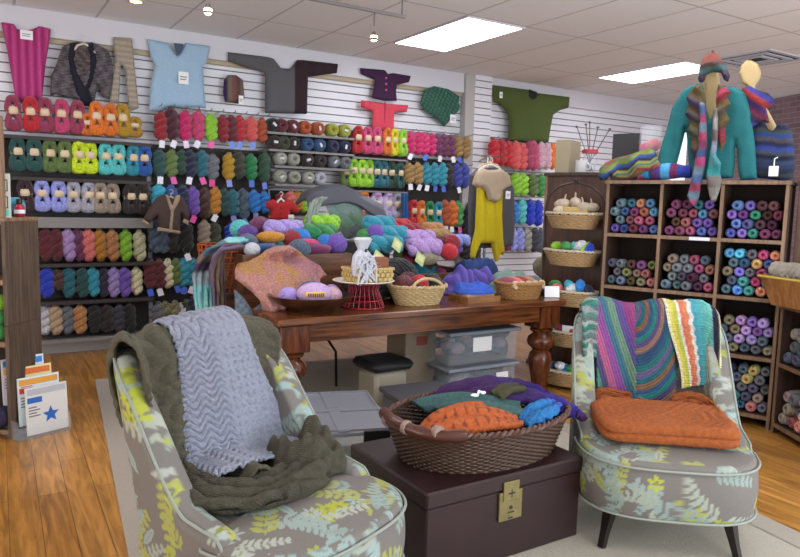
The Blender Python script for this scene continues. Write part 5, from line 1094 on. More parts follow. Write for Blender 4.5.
def chair(loc,rz,label,seed):
    r=empty('slipper_chair',loc,rz,label,'armchair'); L=leaf_field(seed)
    # U-shaped shell
    hw,yb,rc,ya=.335,.31,.15,-.22
    pts=[];n1=90
    for i in range(n1): pts.append((-hw,ya+(yb-rc-ya)*i/n1))
    for i in range(50): a=PI-PI/2*i/50; pts.append((-hw+rc+rc*math.cos(a),yb-rc+rc*math.sin(a)))
    m=60
    for i in range(m): pts.append((-hw+rc+(2*hw-2*rc)*i/m,yb))
    half=pts; pts=pts+[]
    for i in range(50): a=PI/2-PI/2*i/50; pts.append((hw-rc+rc*math.cos(a),yb-rc+rc*math.sin(a)))
    for i in range(n1+1): pts.append((hw,yb-rc-(yb-rc-ya)*i/n1))
    pts=np.array(pts); d=np.gradient(pts,axis=0); s=np.concatenate([[0],np.cumsum(np.hypot(*np.diff(pts,axis=0).T))]); tot=s[-1]
    nrm=np.stack([-d[:,1],d[:,0]],1); nrm/=np.linalg.norm(nrm,axis=1)[:,None]     # outward
    mid=abs(s-tot/2); flatw=.185+.15
    t=np.clip((mid-flatw)/(tot/2-flatw),0,1); H=.455+.485*(.8*(1-sstep(0,.62,t))+.2*(1-t))+.015*np.cos(np.clip(mid/.3,0,1)*PI/2); H=np.where(t>=1,.455,H)-.085*sstep(.88,1.0,t)
    th=.092+.09*t*(1-t)-.015*t*t
    # profile round the wall: outer bottom -> top -> inner bottom
    V=[];C_=[];npf=0
    for i in range(len(pts)):
        q=[];h=H[i];w=th[i]/2; z0=.19
        for k in range(95): q.append((w,z0+(h-w-z0)*k/95))
        for k in range(13): a=PI*k/12; q.append((w*math.cos(a),h-w+w*.9*math.sin(a)))
        for k in range(1,71): q.append((-w*(1+.12*math.sin(PI*k/70)),h-w-(h-w-.25)*k/70))
        npf=len(q)
        for o,z in q:
            sh=.15*max(0,z-.40)/.57; V.append((pts[i,0]+nrm[i,0]*o,pts[i,1]+nrm[i,1]*o+sh,z)); C_.append((s[i]-tot/2+(0 if o>0 else 1.7),z))
    mb=MB(); N=len(pts); mb.v=V; mb.f=[(i*npf+k,(i+1)*npf+k,(i+1)*npf+k+1,i*npf+k+1) for i in range(N-1) for k in range(npf-1)]
    mb.f+=[tuple(range(npf))[::-1],tuple((N-1)*npf+k for k in range(npf))]; mb.f=[q[::-1] for q in mb.f]; mb.m=[0]*len(mb.f)
    C_=np.array(C_); mb.c=np.concatenate([paint(C_[:,0]*1.5,C_[:,1]*1.5,L),np.ones((len(V),1))],1)
    part('backrest',mb,FAB,r)
    pp=[V[i*npf+95+3] for i in range(0,N,2)]; part('backrest_piping',MB().tube([Vector(p)+Vector((nrm[min(N-1,2*i)][0]*.006,nrm[min(N-1,2*i)][1]*.006,.0)) for i,p in enumerate(pp)],.0055,6),PIP,r)
    # seat cushion, D-shaped
    hs,yf=.385,-.46
    out=[];n=380
    for i in range(n):
        a=2*PI*i/n; ca,sa=math.cos(a),math.sin(a); e=.62 if sa<0 else .25
        out.append((hs*(1 if ca>=0 else -1)*abs(ca)**e*(1.0 if sa<0 else .74),( -yf-.08 if sa<0 else .30)*(1 if sa>=0 else -1)*abs(sa)**(.72 if sa<0 else .3)-.08))
    out=np.array(out); V=[];C_=[];rows=[]
    for k in range(36): z=.185+.215*k/35; b=.012*math.sin(PI*k/35); rows.append((1,b,z))
    for k in range(1,8): a=PI/2*k/8; rows.append((1,.0-.028*(1-math.cos(a)),.40+.028*math.sin(a)))
    ss=np.concatenate([[0],np.cumsum(np.hypot(*np.diff(out,axis=0).T))])
    dd=np.gradient(out,axis=0); nn_=np.stack([dd[:,1],-dd[:,0]],1); nn_/=np.linalg.norm(nn_,axis=1)[:,None]
    for sc,b,z in rows:
        for i in range(n): V.append((out[i,0]+nn_[i,0]*b,out[i,1]+nn_[i,1]*b,z)); C_.append((ss[i]+.4,z-.1))
    for k in range(60):
        sc=1-(k+1)/60.5
        for i in range(n): x,y=out[i,0]*sc*.93,(out[i,1]+.08)*sc*.93-.08; V.append((x,y,.4275+.03*(1-sc*sc))); C_.append((x+.9,y+.6))
    nr=len(rows)+60; mb=MB(); mb.v=V; mb.f=[(j*n+i,j*n+(i+1)%n,(j+1)*n+(i+1)%n,(j+1)*n+i) for j in range(nr-1) for i in range(n)]+[tuple((nr-1)*n+i for i in range(n)),tuple(range(n))[::-1]]; mb.m=[0]*len(mb.f)
    C_=np.array(C_); mb.c=np.concatenate([paint(C_[:,0]*1.5,C_[:,1]*1.5,L),np.ones((len(V),1))],1)
    st_=part('seat',mb,FAB,r)
    for z in (.405,.188): part('seat_piping',MB().tube([(out[i,0]+nn_[i,0]*.010,out[i,1]+nn_[i,1]*.010,z) for i in range(0,n,4)],.0055,6,closed=True),PIP,st_)
    for sx in (-1,1):
        part('leg',MB().tube([(sx*.25,-.33,.20),(sx*.255,-.335,.14),(sx*.27,-.35,.07),(sx*.285,-.37,.0)],[.034,.030,.022,.019],4),LEGM,r)
        part('leg',MB().tube([(sx*.25,.22,.20),(sx*.25,.25,.12),(sx*.25,.33,.0)],[.030,.027,.018],4),LEGM,r)
    return r
RC=(2.775,2.075,.014); RCZ=math.radians(-39.9); LC=(.885,2.285,.014); LCZ=math.radians(23.7)
chair(LC,LCZ,'floral slipper armchair at left, draped with olive and grey-blue throws',21)
chair(RC,RCZ,'floral slipper armchair at right, with striped shawls and folded orange blanket',5)
# drape path on a chair: t = distance measured from the top ridge, + down the front, - down behind
PATH=[(-.60,.365,.42),(-.30,.44,.70),(-.06,.49,.91),(0,.46,.965),(.05,.42,.95),(.10,.395,.90),(.30,.345,.73),(.50,.292,.54),(.57,.262,.48),(.64,.22,.462),(.85,.02,.465),(1.10,-.23,.452),(1.28,-.41,.44)]
PT=np.array(PATH)
def dpos(x,t,off=0):
    y=np.interp(t,PT[:,0],PT[:,1]); z=np.interp(t,PT[:,0],PT[:,2]); e=.01
    dy=(np.interp(t+e,PT[:,0],PT[:,1])-np.interp(t-e,PT[:,0],PT[:,1])); dz=(np.interp(t+e,PT[:,0],PT[:,2])-np.interp(t-e,PT[:,0],PT[:,2])); l=np.hypot(dy,dz)+1e-9
    ny,nz=dz/l,-dy/l      # for front part pointing to -y / +z
    ny,nz=np.where(True,ny,ny),nz
    RC_=.15; hw_=.335+off
    e=np.clip(np.abs(x)-(.335-RC_),0,RC_*.97); wing=(RC_-np.sqrt(RC_**2-e**2))*(1-sstep(.52,.62,t)); top=-.35*np.clip(wing-.04,0,1)*(1-sstep(.1,.35,np.abs(t)))
    return np.stack([x,y+ny*off-wing,z+nz*off+top],-1)
def drape(name,base,rz,xl,xr,t0,t1,mat,colfn,label,cat,hfn,off=.02,nu=150,nv=260,thick=.012):
    """xl,xr: functions of t (edges)"""
    u=np.linspace(0,1,nu);v=np.linspace(0,1,nv); U,V=np.meshgrid(u,v); T=t0(U)+(t1(U)-t0(U))*V if callable(t0) else t0+(t1(U)-t0)*V
    X=xl(T)+(xr(T)-xl(T))*U; P=dpos(X,T,off+hfn(U,V,X,T)); c,s=math.cos(rz),math.sin(rz)
    o=sheet(name,P,mat,None,colfn(U,V,X,T),thick,base,rz); return tag(o,label,cat)
# left chair: olive cabled throw then grey-blue lace throw
def cable(X,T): return .006*np.abs(np.sin(X*52+1.1*np.sin(T*42)))+.004*np.sin(T*120)*np.sin(X*26)
lf=lambda a,b,ta,tb: (lambda T: a+(b-a)*sstep(ta,tb,T))
drape('olive_throw',LC,LCZ,lf(-.345,-.27,.05,.55),lf(.0,-.02,0,.5),-.30,lambda U:.80+.1*U,KM,lambda U,V,X,T:np.broadcast_to(np.array(hx('55503f')),U.shape+(3,)),'dark olive cabled throw over the left side of the left armchair back','throw',lambda U,V,X,T:cable(X,T)*1.4+.020*np.sin(X*34+T*3)+.022*np.exp(-((U-.85)/.12)**2)+.01*np.sin(T*9+X*12),.030,120,260)
gb=np.array(hx('9396a4'))
def bluecol(U,V,X,T):
    return np.broadcast_to(gb,U.shape+(3,)).copy()
def bluelace(U,V,X,T):
    left=1-sstep(.46,.54,U); w=.0062*np.sin(2*PI*(T/.030+.55*np.sin(2*PI*X/.085)))*left
    bob=.007*np.maximum(0,np.sin(2*PI*X/.036))*np.maximum(0,np.sin(2*PI*T/.036))*(1-left)
    edge=.006*np.sin(2*PI*T/.018)*(U<.05)
    return w+bob+edge+.010*np.sin(X*9+T*3)+.012*sstep(.60,.66,T)*np.sin(X*17+4*T)
drape('grey_blue_throw',LC,LCZ,lf(-.12,-.19,-.05,.65),lf(.21,.32,0,.65),-.36,lambda U:.80+.03*np.sin(U*9)+.05*U,KM,bluecol,'grey-blue lace and bobble knit throw over the left armchair back','throw',bluelace,.066,190,420,.010)
def W3(base,rz,p): return toworld(base,rz,*p)
def crib(name,base,rz,pts,wds,mat,label,cat,colfn,thick,fold,nf,seed,nu=110,nv=40):
    c,s=math.cos(rz),math.sin(rz)
    return ribbon(name,[(W3(base,rz,p),(c*w[0]-s*w[1],s*w[0]+c*w[1],w[2])) for p,w in zip(pts,wds)],0,mat,label,cat,colfn,thick,None,fold,nf,nu,nv,None,None,seed)
OLK=vcol('knit_olive',.95,48,1.0,noise=.2,nscale=50)
crib('olive_throw',LC,LCZ,[(-.24,.20,.52),(-.23,.05,.49),(-.12,-.07,.485),(.0,-.09,.487),(.13,-.06,.487),(.24,-.0,.50)],[(.06,.03,.02),(.07,.06,.01),(.03,.085,.0),(0,.085,.0),(-.02,.09,0),(-.02,.09,.01)],OLK,'dark olive cabled knit end lying across the left armchair seat','throw',lambda U,V:np.broadcast_to(np.array(hx('504b3b')),U.shape+(3,)),.045,.016,3,2)
heap_cloth('olive_throw',*W3(LC,LCZ,(.225,.02,.455)),.155,.135,.20,cst('544f3f'),'dark olive cabled knit bunched in a peak against the right arm of the left armchair','throw',4,LCZ-.4,OLK)
drape('olive_throw',LC,LCZ,lf(.16,.2,0,.3),lf(.335,.31,0,.3),-.25,lambda U:.26+.05*U,KM,lambda U,V,X,T:np.broadcast_to(np.array(hx('5d5848')),U.shape+(3,)),'olive knit edge hanging over the right top corner of the left armchair','throw',lambda U,V,X,T:cable(X,T),.03,50,120)
# right chair shawls
def mitre(U,V,X,T):
    # nested L-shaped stripes meeting on a diagonal
    a=X+.04; b=T-.10; d=np.where(a<0,np.abs(a)*1.0+.55*b,0); right=np.abs(a)+0*b
    m=np.hypot(np.clip(a+.02,0,9)*1.3,np.clip(b+.05,0,9)*.75)
    c1=stripes(-a*.8+b*.25+1,['7c4a84','a0487c','8c3c78','5c4c88','6a8c74','3c6c80','8a4a90','b05a80','4a4468','57907c'],.032)
    c2=stripes(m+.02,['2c5470','24706c','6a5a84','1c6470','8a6040','34547c','208078','5a4a78','98705a','2a4a6c'],.024)
    k=(a>-.015)[...,None]; return np.where(k,c2,c1)
drape('mitred_shawl',RC,RCZ,lf(-.29,-.25,0,.5),lf(.13,.15,0,.5),-.36,lambda U:.66-.05*np.sin(U*7)-.03*U,KM,mitre,'magenta, purple and teal striped mitred shawl over the right armchair back','shawl',lambda U,V,X,T:.003*np.sin(2*PI*(np.where(X>-.055,np.hypot(np.clip(X+.06,0,9)*1.3,np.clip(T-.05,0,9)*.75),-X*.8+T*.25))/.012)+.014*np.sin(X*21+T*3)+.02*np.exp(-((X+.05)/.03)**2)*sstep(.1,.5,T),.03,200,260)
def zig(U,V,X,T):
    q=U+.05*np.abs(((T/.055)%1)*2-1)*(U>.3)*(U<.8)-.0
    C_=['dfd8b0','d8c858','b8c04c','e0dcd0','d8785c','dc8c60','e4e0dc','50a8b8','58b4bc','62b8b4','78c4bc','2c2c48']
    return stripes(np.clip(q,0,.999)*1.2,C_,.1)
drape('zigzag_scarf',RC,RCZ,lf(.09,.17,0,.45),lf(.335,.33,0,.45),-.3,lambda U:.47-.05*U,KM,zig,'aqua, coral and yellow zigzag striped scarf over the right armchair corner','scarf',lambda U,V,X,T:.003*np.sin(2*PI*T/.014)+.006*np.sin(X*30+T*4),.045,90,160)
drape('striped_wrap',RC,RCZ,lf(-.345,-.34,0,.3),lf(-.25,-.26,0,.3),-.30,lambda U:.30+.03*U,KM,lambda U,V,X,T:stripes(T-X*.5+1,['3c6c64','8a908c','4c7c70','5c6464','9aa49c','2c8068'],.018),'narrow green and grey striped wrap at the left edge of the right armchair','wrap',lambda U,V,X,T:.003*np.sin(2*PI*T/.012),.045,50,140)
# folded orange blanket
def folded(name,base,rz,cx,cy,z0,hw_,hd,h,col,label):
    V=[];n=200;rows=[]
    nz=22
    for k in range(nz+1):
        a=PI*k/nz-PI/2; rows.append((1-.0+.0,(h/2)*(1+math.sin(a)),math.cos(a)*.02))
    mb=MB(); 
    def ol(i,b):
        a=2*PI*i/n; ca,sa=math.cos(a),math.sin(a); return (cx+(hw_+b)*(1 if ca>=0 else -1)*abs(ca)**.32*(1+.03*sa+.012*math.sin(7*a)), cy+(hd+b)*(1 if sa>=0 else -1)*abs(sa)**.32*(1+.02*math.sin(5*a)))
    for _,z,b in rows:
        lay=-.010*abs(math.sin(PI*z/h*2))**.5 if 0.05<z/h<.95 else 0
        for i in range(n): x,y=ol(i,b+lay*(-1)-.01); V.append((x,y,z0+z+.006*math.sin(i*.13)*z/h))
    top=46
    for k in range(top):
        sc=1-(k+1)/(top+.5)
        for i in range(n):
            x,y=ol(i,-.01); x,y=cx+(x-cx)*sc,cy+(y-cy)*sc; V.append((x,y,z0+h+.008*math.sin(x*13)*math.sin(y*15+1)+.0035*math.sin(x*150)*math.sin(y*120)))
    nr=nz+1+top; mb.v=V; mb.f=[(j*n+i,j*n+(i+1)%n,(j+1)*n+(i+1)%n,(j+1)*n+i) for j in range(nr-1) for i in range(n)]+[tuple((nr-1)*n+i for i in range(n)),tuple(range(n))[::-1]]; mb.m=[0]*len(mb.f)
    mb.c=np.broadcast_to(np.array(hx(col)+(1,)),(len(V),4)); o=mb.build(name,KC,None,True,base,rz); return tag(o,label,'blanket')
folded('folded_blanket',RC,RCZ,-.0,-.09,.458,.29,.21,.09,'b05c24','thick folded burnt orange knitted blanket on the right armchair seat')
for pts,l in (([(-.30,.10,.50),(-.25,.13,.55),(-.18,.14,.545),(-.10,.14,.53)],'ruffled orange knit edge at the left behind the folded blanket'),([(.10,.14,.53),(.18,.14,.555),(.25,.12,.545),(.29,.08,.52)],'ruffled orange knit edge at the right behind the folded blanket')):
    crib('blanket_edge',RC,RCZ,pts,[(0,.02,.03)]*4,KC,l,'blanket',lambda U,V:np.broadcast_to(np.array(hx('a4541f')),U.shape+(3,)),.02,.012,3,3,60,14)
# ================================================================== TIERED BASKET STAND
sp0=np.array([4.20,4.06,0]); bsz=math.atan2(-.92,.392)
bs=empty('basket_stand',sp0,bsz,'dark metal arched stand holding five tiers of tan woven baskets','stand')
def zat(x,y,py):
    lo,hi=-1,4
    for _ in range(40):
        m=(lo+hi)/2; v=np.array([x,y,m])-EYE; k=v@Fv; yy=278.5-f_px*(v@Uv)/k
        if yy>py: lo=m
        else: hi=m
    return m
IR=plain('dark_iron','3a302c',.5,.5)
ztops=[zat(4.20,4.06,p) for p in (213,250,290,330,369)]
hwid=.25
zr_=zat(4.20,4.06,183)
fr=MB(); arch=[(-hwid,0,0.0)]+[(-hwid,0,ztops[0]+.0)]+[(-hwid*math.cos(a),0,ztops[0]+(zr_-ztops[0])*math.sin(a)**.8) for a in [PI*i/20 for i in range(1,20)]]+[(hwid,0,ztops[0])]+[(hwid,0,0.0)]
fr.tube(arch,.009,7); fr.ell((0,0,zr_+.02),(.016,.016,.022),10,8); fr.tube([(-hwid,-.15,.0),(-hwid,.12,.0)],.009,6).tube([(hwid,-.15,.0),(hwid,.12,.0)],.009,6)
part('arched_frame',fr,IR,bs); 
for z in ztops: part('basket_ring',MB().tube([(.236*math.cos(a),.145*math.sin(a)-.0,z-.012) for a in [2*PI*i/36 for i in range(36)]],.005,5,closed=True),IR,bs)
for k,z in enumerate(ztops):
    p=toworld(sp0,bsz,0,0,z-.125); b=empty('tier_basket',p,bsz,f"tan oval woven basket with pale liner, {['topmost','second from top','third from top','fourth from top','lowest'][k]} on the arched stand",'basket','woven baskets on the arched stand')
    wicker(b,.235,.142,.12,.72,W_T,plain('liner_pale','c9bda4',.8,noise=.2,nscale=40),8,20,.006,rimr=.012)
    part('fabric_liner',MB().lathe([(.222,.124),(.20,.085),(.13,.02),(.001,.018)],28,sy=.60),plain('liner_pale','c9bda4',.8,noise=.2,nscale=40),b)
def ontier(k,x,y,z): return toworld(sp0,bsz,x,y,ztops[k]+z)
# top tier: small wooden tray and straw yarn winders/hats
pb=MB().box(-.11,.11,-.06,.06,0,.07,.004).build('wooden_tray',STR,None,False,ontier(0,.02,0,-.02),bsz); tag(pb,'small straw coloured box standing in the topmost tier basket','box')
for k,(x,y,z,s,l) in enumerate(((-.10,-.0,.075,.11,'pale felted toy shape at the left of the topmost tier basket'),(-.11,-.04,.02,.10,'lower pale felted toy shape at the left rim of the topmost tier basket'),(.0,.01,.085,.12,'pale felted toy shape in the middle of the topmost tier basket'),(.09,-.03,.05,.11,'pale felted toy shape right of middle on the topmost tier basket'),(.15,-.0,.05,.10,'pale felted toy shape at the right of the topmost tier basket'))):
    o=MB().ell((0,0,0),(.6,.4,.36),16,10,noise=.05).tube([(.1,0,.3),(.18,0,.62),(.22,0,.70)],[.07,.06,.04],7).ell((-.35,-.1,-.05),(.3,.3,.25),12,8).build('felt_toy',plain('felt_pale','bfae98',.9,noise=.2,nscale=8),None,True,ontier(0,x,y,z),bsz+k); o.scale=(s,s,s); tag(o,l,'toy','pale felt shapes in the top tier basket')
for k,its in {1:[('lime',-.12,.03),('green',-.03,.035),('aqua',.04,.03),('white',.08,.045),('lime',.12,.03),('royalblue',.16,.02)],2:[('green',-.12,.04),('coral',-.09,.015),('cyan',.0,.045),('white',.03,.02),('lime',.09,.02),('skyblue',.1,.05),('navy',.17,.01)],3:[('rose',-.05,.01),('crimson',.08,.0)],4:[('denim',-.12,.02),('white',-.03,.03),('purple',-.04,.0),('green',.06,.02),('ivory',.13,.03),('skyblue',.02,.0)]}.items():
    for j,(c,x,z) in enumerate(its):
        o=MB().ell((0,0,0),(.055,.045,.035),12,8,noise=.12).build('yarn_bundle',YARN,None,True,ontier(k,x,-.03-.02*(j%2),z-.0),bsz); o.color=hxa(NAMES[c]); o.rotation_euler=(.3*(j%3),.2*j,bsz+j)
        tag(o,f"small {w_(c)} yarn bundle, {ORD[j+1]} from left in the {['','second','third','fourth','lowest'][k]} tier basket",'yarn','bundles in the tiered baskets')
o=MB().box(-.05,.05,-.002,.002,0,.05).build('card_label',plain('tag_white','eeeeee',.6),None,False,ontier(3,.03,-.08,.0),bsz); tag(o,'white card in the fourth tier basket of the stand','label')
# ================================================================== THINGS ON TOP OF THE CASES
def top_at(px,py,z=1.72): return onz(px,py,z)
def onbk(x,y,z=1.721): return toworld(BL,BRZ,x,y,z)
def plane_pt(px,py,yl,base=BL,rz=BRZ):
    c,s=math.cos(rz),math.sin(rz); n=np.array([-s,c,0]); P0=np.array(toworld(base,rz,0,yl,0)); d=ray(px,py); k=((P0-EYE)@n)/(d@n); p=EYE+d*k; q=p-np.array(base); return (c*q[0]+s*q[1],q[2])  # local x,z
def bgarm(name,poly,yl,colfn,mat,thick,fold,res,edge,label=None,cat=None,parent=None,off=(0,0,0)):
    q=[plane_pt(px,py,yl) for px,py in poly]; ox_=np.mean([a for a,_ in q]);oz_=np.mean([b for _,b in q])
    qq=[(a-ox_,b-oz_) for a,b in q]
    if parent is None:
        o=puffy(name,qq,mat,thick,res,fold,colfn,None,onbk(ox_,yl,oz_),BRZ,edge); tag(o,label,cat); return o
    o=puffy(name,[(a-off[0],b-off[2]) for a,b in q],mat,thick,res,fold,colfn,parent,(0,yl-off[1],0),0,edge)
    if label: o['label']=label
    return o
# display form one
PAL=plain('birch_form','c3a566',.5,noise=.1,nscale=6)
fx,fz=plane_pt(710,176,.12); FO=(fx,.12,1.721)
f1=empty('display_form',onbk(fx,.12,1.721),BRZ,'pale wooden display form with long neck wearing teal cardigan, scarf and hat','display form')
bgarm('wooden_form',[(703,68),(717,68),(720,80),(718,100),(727,112),(735,130),(735,176),(690,176),(690,130),(695,112),(705,100),(704,80)],.12,flat('ab9466'),vcol('birch',.5),.022,None,.012,.02,None,None,f1,FO)
c1=bgarm('teal_cardigan',[(683,90),(692,85),(700,84),(705,105),(710,121),(716,108),(722,86),(735,87),(746,93),(751,115),(755,145),(757,179),(741,181),(738,172),(737,150),(735,140),(735,165),(733,178),(700,180),(690,176),(689,170),(688,150),(686,128),(680,152),(674,174),(664,179),(655,171),(660,150),(667,128),(672,108)],.075,lambda x,z:np.array(hx('17666a'))+0*x[:,None],KN,.038,lambda x,z:.28*vnoise(x*20,z*9,3)+.16*np.sin(x*34+z*8),.010,.035,'teal knitted cardigan with wide sleeves on the pale display form','cardigan')
bgarm('ruffle_scarf',[(696,84),(703,84),(706,100),(707,125),(703,150),(699,163),(694,160),(690,150),(692,140),(687,132),(690,122),(685,114),(689,104),(686,98),(691,90)],-.0,lambda x,z:stripes(z+x*.6+2,['4c3c5c','5c4a30','6a5a34','445040','70603c','3c3444','5a4a30'],.05),KC,.035,lambda x,z:.4*np.sin(z*60+x*30),.011,.04,'brown and green ruffled scarf edge on the left lapel of the teal cardigan','scarf')
bgarm('ruffle_scarf',[(718,84),(727,88),(731,93),(727,97),(731,104),(726,112),(730,120),(725,130),(726,142),(721,152),(718,140),(716,120),(716,100)],-.0,lambda x,z:stripes(z-x*.6+2,['8a2c34','a0344c','5c4a30','6a5a34','50483c','70603c'],.05),KC,.035,lambda x,z:.4*np.sin(z*60-x*30),.011,.04,'brown and red ruffled scarf edge on the right lapel of the teal cardigan','scarf')
bgarm('long_scarf',[(699,100),(705,104),(707,130),(707,150),(704,170),(701,184),(699,198),(694,206),(690,205),(687,196),(691,182),(694,165),(697,150),(699,130)],-.035,lambda x,z:stripes(z+2,['6c7c8c','b8487c','3c4c74','7a3c5c','a84468','5c7484','94405c','46608c'],.06),KM,.025,lambda x,z:.3*np.sin(z*35+x*40),.010,.02,'pink, purple and grey tail of the long scarf, left strand','scarf')
bgarm('long_scarf',[(713,108),(718,108),(718,135),(716,155),(721,163),(720,172),(722,182),(719,192),(716,201),(711,203),(708,190),(706,176),(709,158),(712,140)],-.035,lambda x,z:stripes(z+2,['2a8484','4c8c90','7c8494','6c5c5c','94908c','78706c'],.08),KM,.025,lambda x,z:.3*np.sin(z*35+x*40),.010,.02,'teal and grey tail of the long scarf, right strand','scarf')
bgarm('knitted_hat',[(698,80),(699,68),(703,59),(708,54),(711,53),(712,50),(714,50),(715,53),(720,57),(726,65),(730,76),(728,82),(724,80),(721,73),(712,72),(706,75),(704,82),(700,83)],.06,lambda x,z:stripes(np.clip(z-.12*x+.10,0,.199)*1.0,['3a3048','4c3c54','46706e','5a4440','7c4030','8a4436','6c3c44'],.033),KC,.07,lambda x,z:.1*np.sin(z*80),.010,.07,'brown, teal and rust striped knitted hat on the pale display form','hat')
# display form two
fx2,_=plane_pt(752,176,.26); FO2=(fx2,.26,1.721)
f2=empty('display_form',onbk(fx2,.26,1.721),BRZ,'pale wooden display form with oval head in navy striped sweater','display form')
bgarm('wooden_form',[(746,60),(752,60.5),(758,64),(761,72),(760,79),(755,86),(755,95),(768,110),(776,125),(776,176),(748,176),(745,110),(748,95),(748,88),(742,83),(739,74),(741,66)],.26,flat('ab9466'),vcol('birch',.5),.02,None,.010,.02,None,None,f2,FO2)
bgarm('striped_sweater',[(750,128),(758,123),(765,122),(768,129),(773,131),(778,124),(786,124),(792,130),(794,145),(795,165),(793,178),(784,181),(752,177),(750,160)],.18,lambda x,z:stripes(z+.02*np.abs(x*10)+2-.25*np.abs(x-.03),['1c2040','22304c','2c3c5c','1a1c30','3a4454','2c3c8c','202848','4c4448','1c3c7c','3c4440'],.03),KM,.055,lambda x,z:.1*np.sin(z*60),.010,.05,'navy, blue and purple wavy striped sweater on the oval-headed form','sweater')
bgarm('loose_cowl',[(742,88),(750,86),(758,90),(768,93),(776,101),(772,106),(766,108),(770,124),(764,122),(757,124),(752,128),(748,120),(744,105)],.12,lambda x,z:stripes(x*.7+z+2,['3a3888','4840a0','2c1c3c','6c2440','4a2c6c','b03828','34348c','22182c'],.045),KC,.055,lambda x,z:.35*np.sin(x*30+z*35),.010,.05,'blue, violet and red knitted cowl below the oval wooden head','cowl')
t_=MB().box(-.03,.03,-.003,.0,-.07,.0).tube([(0,-.002,0),(0,0,.05),(.02,0,.06)],.004,5).build('price_tag',plain('tag_white','eeeeee',.6),None,True,onbk(*[plane_pt(774,166,.11)[0],.11,plane_pt(774,166,.11)[1]]),BRZ); tag(t_,'white price tag hanging on the navy striped sweater','tag')
# sleeve / rolled striped tube beneath teal sleeve and colourwork scarf
rx0,rz0=plane_pt(641,176,.02); rx1,_=plane_pt(690,172,.02)
mb=MB(); n_=28; Pp=[];Rr=[]
for i in range(n_+1): t=i/n_; Pp.append((rx0+(rx1-rx0)*t,.05,1.721+.06+.01*math.sin(3*t))); Rr.append(.045+.018*math.sin(PI*min(1,t*1.2)))
Pp=[(a-rx0,0,c-1.721) for a,b,c in Pp]; mb.tube(Pp,Rr,20); cs_=[]
bc_=['2a90c4','3498cc','3a3c6c','5c3470','5a3a8c','4ca4d4','50a8d8','6c2c6c','7c2440','3444a0','2838a0','28389c']
for i in range(n_+1): cs_+=[hx(bc_[min(11,int(i/n_*12))])+(1,)]*20
mb.c=cs_; o=mb.build('rolled_knit',KM,None,True,onbk(rx0,.06,1.721),BRZ); tag(o,'rolled blue, purple and crimson striped knit under the teal sleeve','scarf')
def zz(x,z): 
    t=z*1.0+.035*np.abs(((x/.16)%1)*2-1)+x*-.45; return stripes(t+2,['8c9440','7c8c48','547858','985c3c','8c3c40','788c4c','48606c','949444','2c2430','304880','3c609c'],.017)
bgarm('zigzag_shawl',[(598,178),(600,168),(606,162),(616,158),(628,155),(640,151),(650,148),(656,152),(658,160),(662,166),(655,170),(645,172),(638,176),(628,179),(620,180),(610,176),(604,182)],.02,zz,KM,.05,lambda x,z:.3*np.sin(x*22+z*20),.010,.05,'yellow-green, orange and blue zigzag striped shawl on top of the bookcase','shawl')
# black board
p0_=plane_pt(611,172,.30);p1_=plane_pt(641,133,.30)
o=MB().box(0,p1_[0]-p0_[0],0,.02,0,p1_[1]-1.721).build('black_board',plain('board_black','2e2c30',.6),None,False,onbk(p0_[0],.30,1.721),BRZ); tag(o,'dark square panel standing on the bookcase beside the glass cylinder','board')
# glass cylinder of pompoms
cx_=plane_pt(650,150,.22)[0]; ztp=plane_pt(650,126,.22)[1]
gl=empty('glass_cylinder',onbk(cx_,.22,1.721),BRZ,'tall clear glass cylinder filled with pink and orange balls','vase')
part('glass',MB().lathe([(.085,0),(.085,ztp-1.721),(.081,ztp-1.721),(.081,.006),(.001,.006)],32),plain('glass_clear','e8eef6',.05,alpha=.12),gl)
for x,y,z,c,l in ((-.03,.0,.05,'purple','purple pompom lowest in the glass cylinder'),(.03,-.01,.07,'orange','lower orange pompom in the glass cylinder'),(-.03,-.01,.15,'hotpink','lower hot pink pompom in the glass cylinder'),(.032,.0,.17,'amber','upper orange-yellow pompom in the glass cylinder'),(-.03,.0,.245,'hotpink','upper hot pink pompom in the glass cylinder'),(.03,-.01,.27,'coral','coral pompom topmost in the glass cylinder')):
    put(RND,'pompom',onbk(cx_+x,.22+y,1.727+z),(.1,.1,.1),c,l,'pompom','pompoms in the glass cylinder')
put(LYB,'yarn_bundle',onbk(plane_pt(648,150,.14)[0],.14,1.722),(.14,.14,.2),'hotpink','hot pink fluffy bundle below the glass cylinder','yarn',None,(0,0,BRZ))
# needle vase, mug, box on the tall cabinet
EC=np.array([4.25,4.47,0])
def onec(px,py,yl): 
    x,z=plane_pt(px,py,yl,EC,BRZ); return toworld(EC,BRZ,x,yl,z)
def oncab(px,yl): x,_=plane_pt(px,170,yl,EC,BRZ); return toworld(EC,BRZ,x,yl,1.801)
zt_=plane_pt(562,140,.12,EC,BRZ)[1]
w0,w1=plane_pt(556,160,.10,EC,BRZ)[0],plane_pt(570,160,.10,EC,BRZ)[0]
o=MB().box(0,(w1-w0),0,.26,0,zt_-1.801,.003).build('cream_box',plain('box_cream','a5997f',.7),None,False,toworld(EC,BRZ,w0,.08,1.801),BRZ); tag(o,'tall cream card box standing on the plain dark cabinet','box')
vz=oncab(589,.16); vt=plane_pt(589,150,.16,EC,BRZ)[1]-1.801
v=empty('needle_vase',vz,BRZ,'clear glass jar with a red rim holding knitting needles','jar')
part('glass',MB().lathe([(.055,0),(.06,vt),(.056,vt),(.051,.006),(.001,.006)],24),plain('glass_clear','e8eef6',.05,alpha=.12),v); part('red_rim',MB().lathe([(.061,vt-.03),(.066,vt-.03),(.066,vt+.002),(.061,vt+.002)],24),plain('rim_red','b82c34',.4),v)
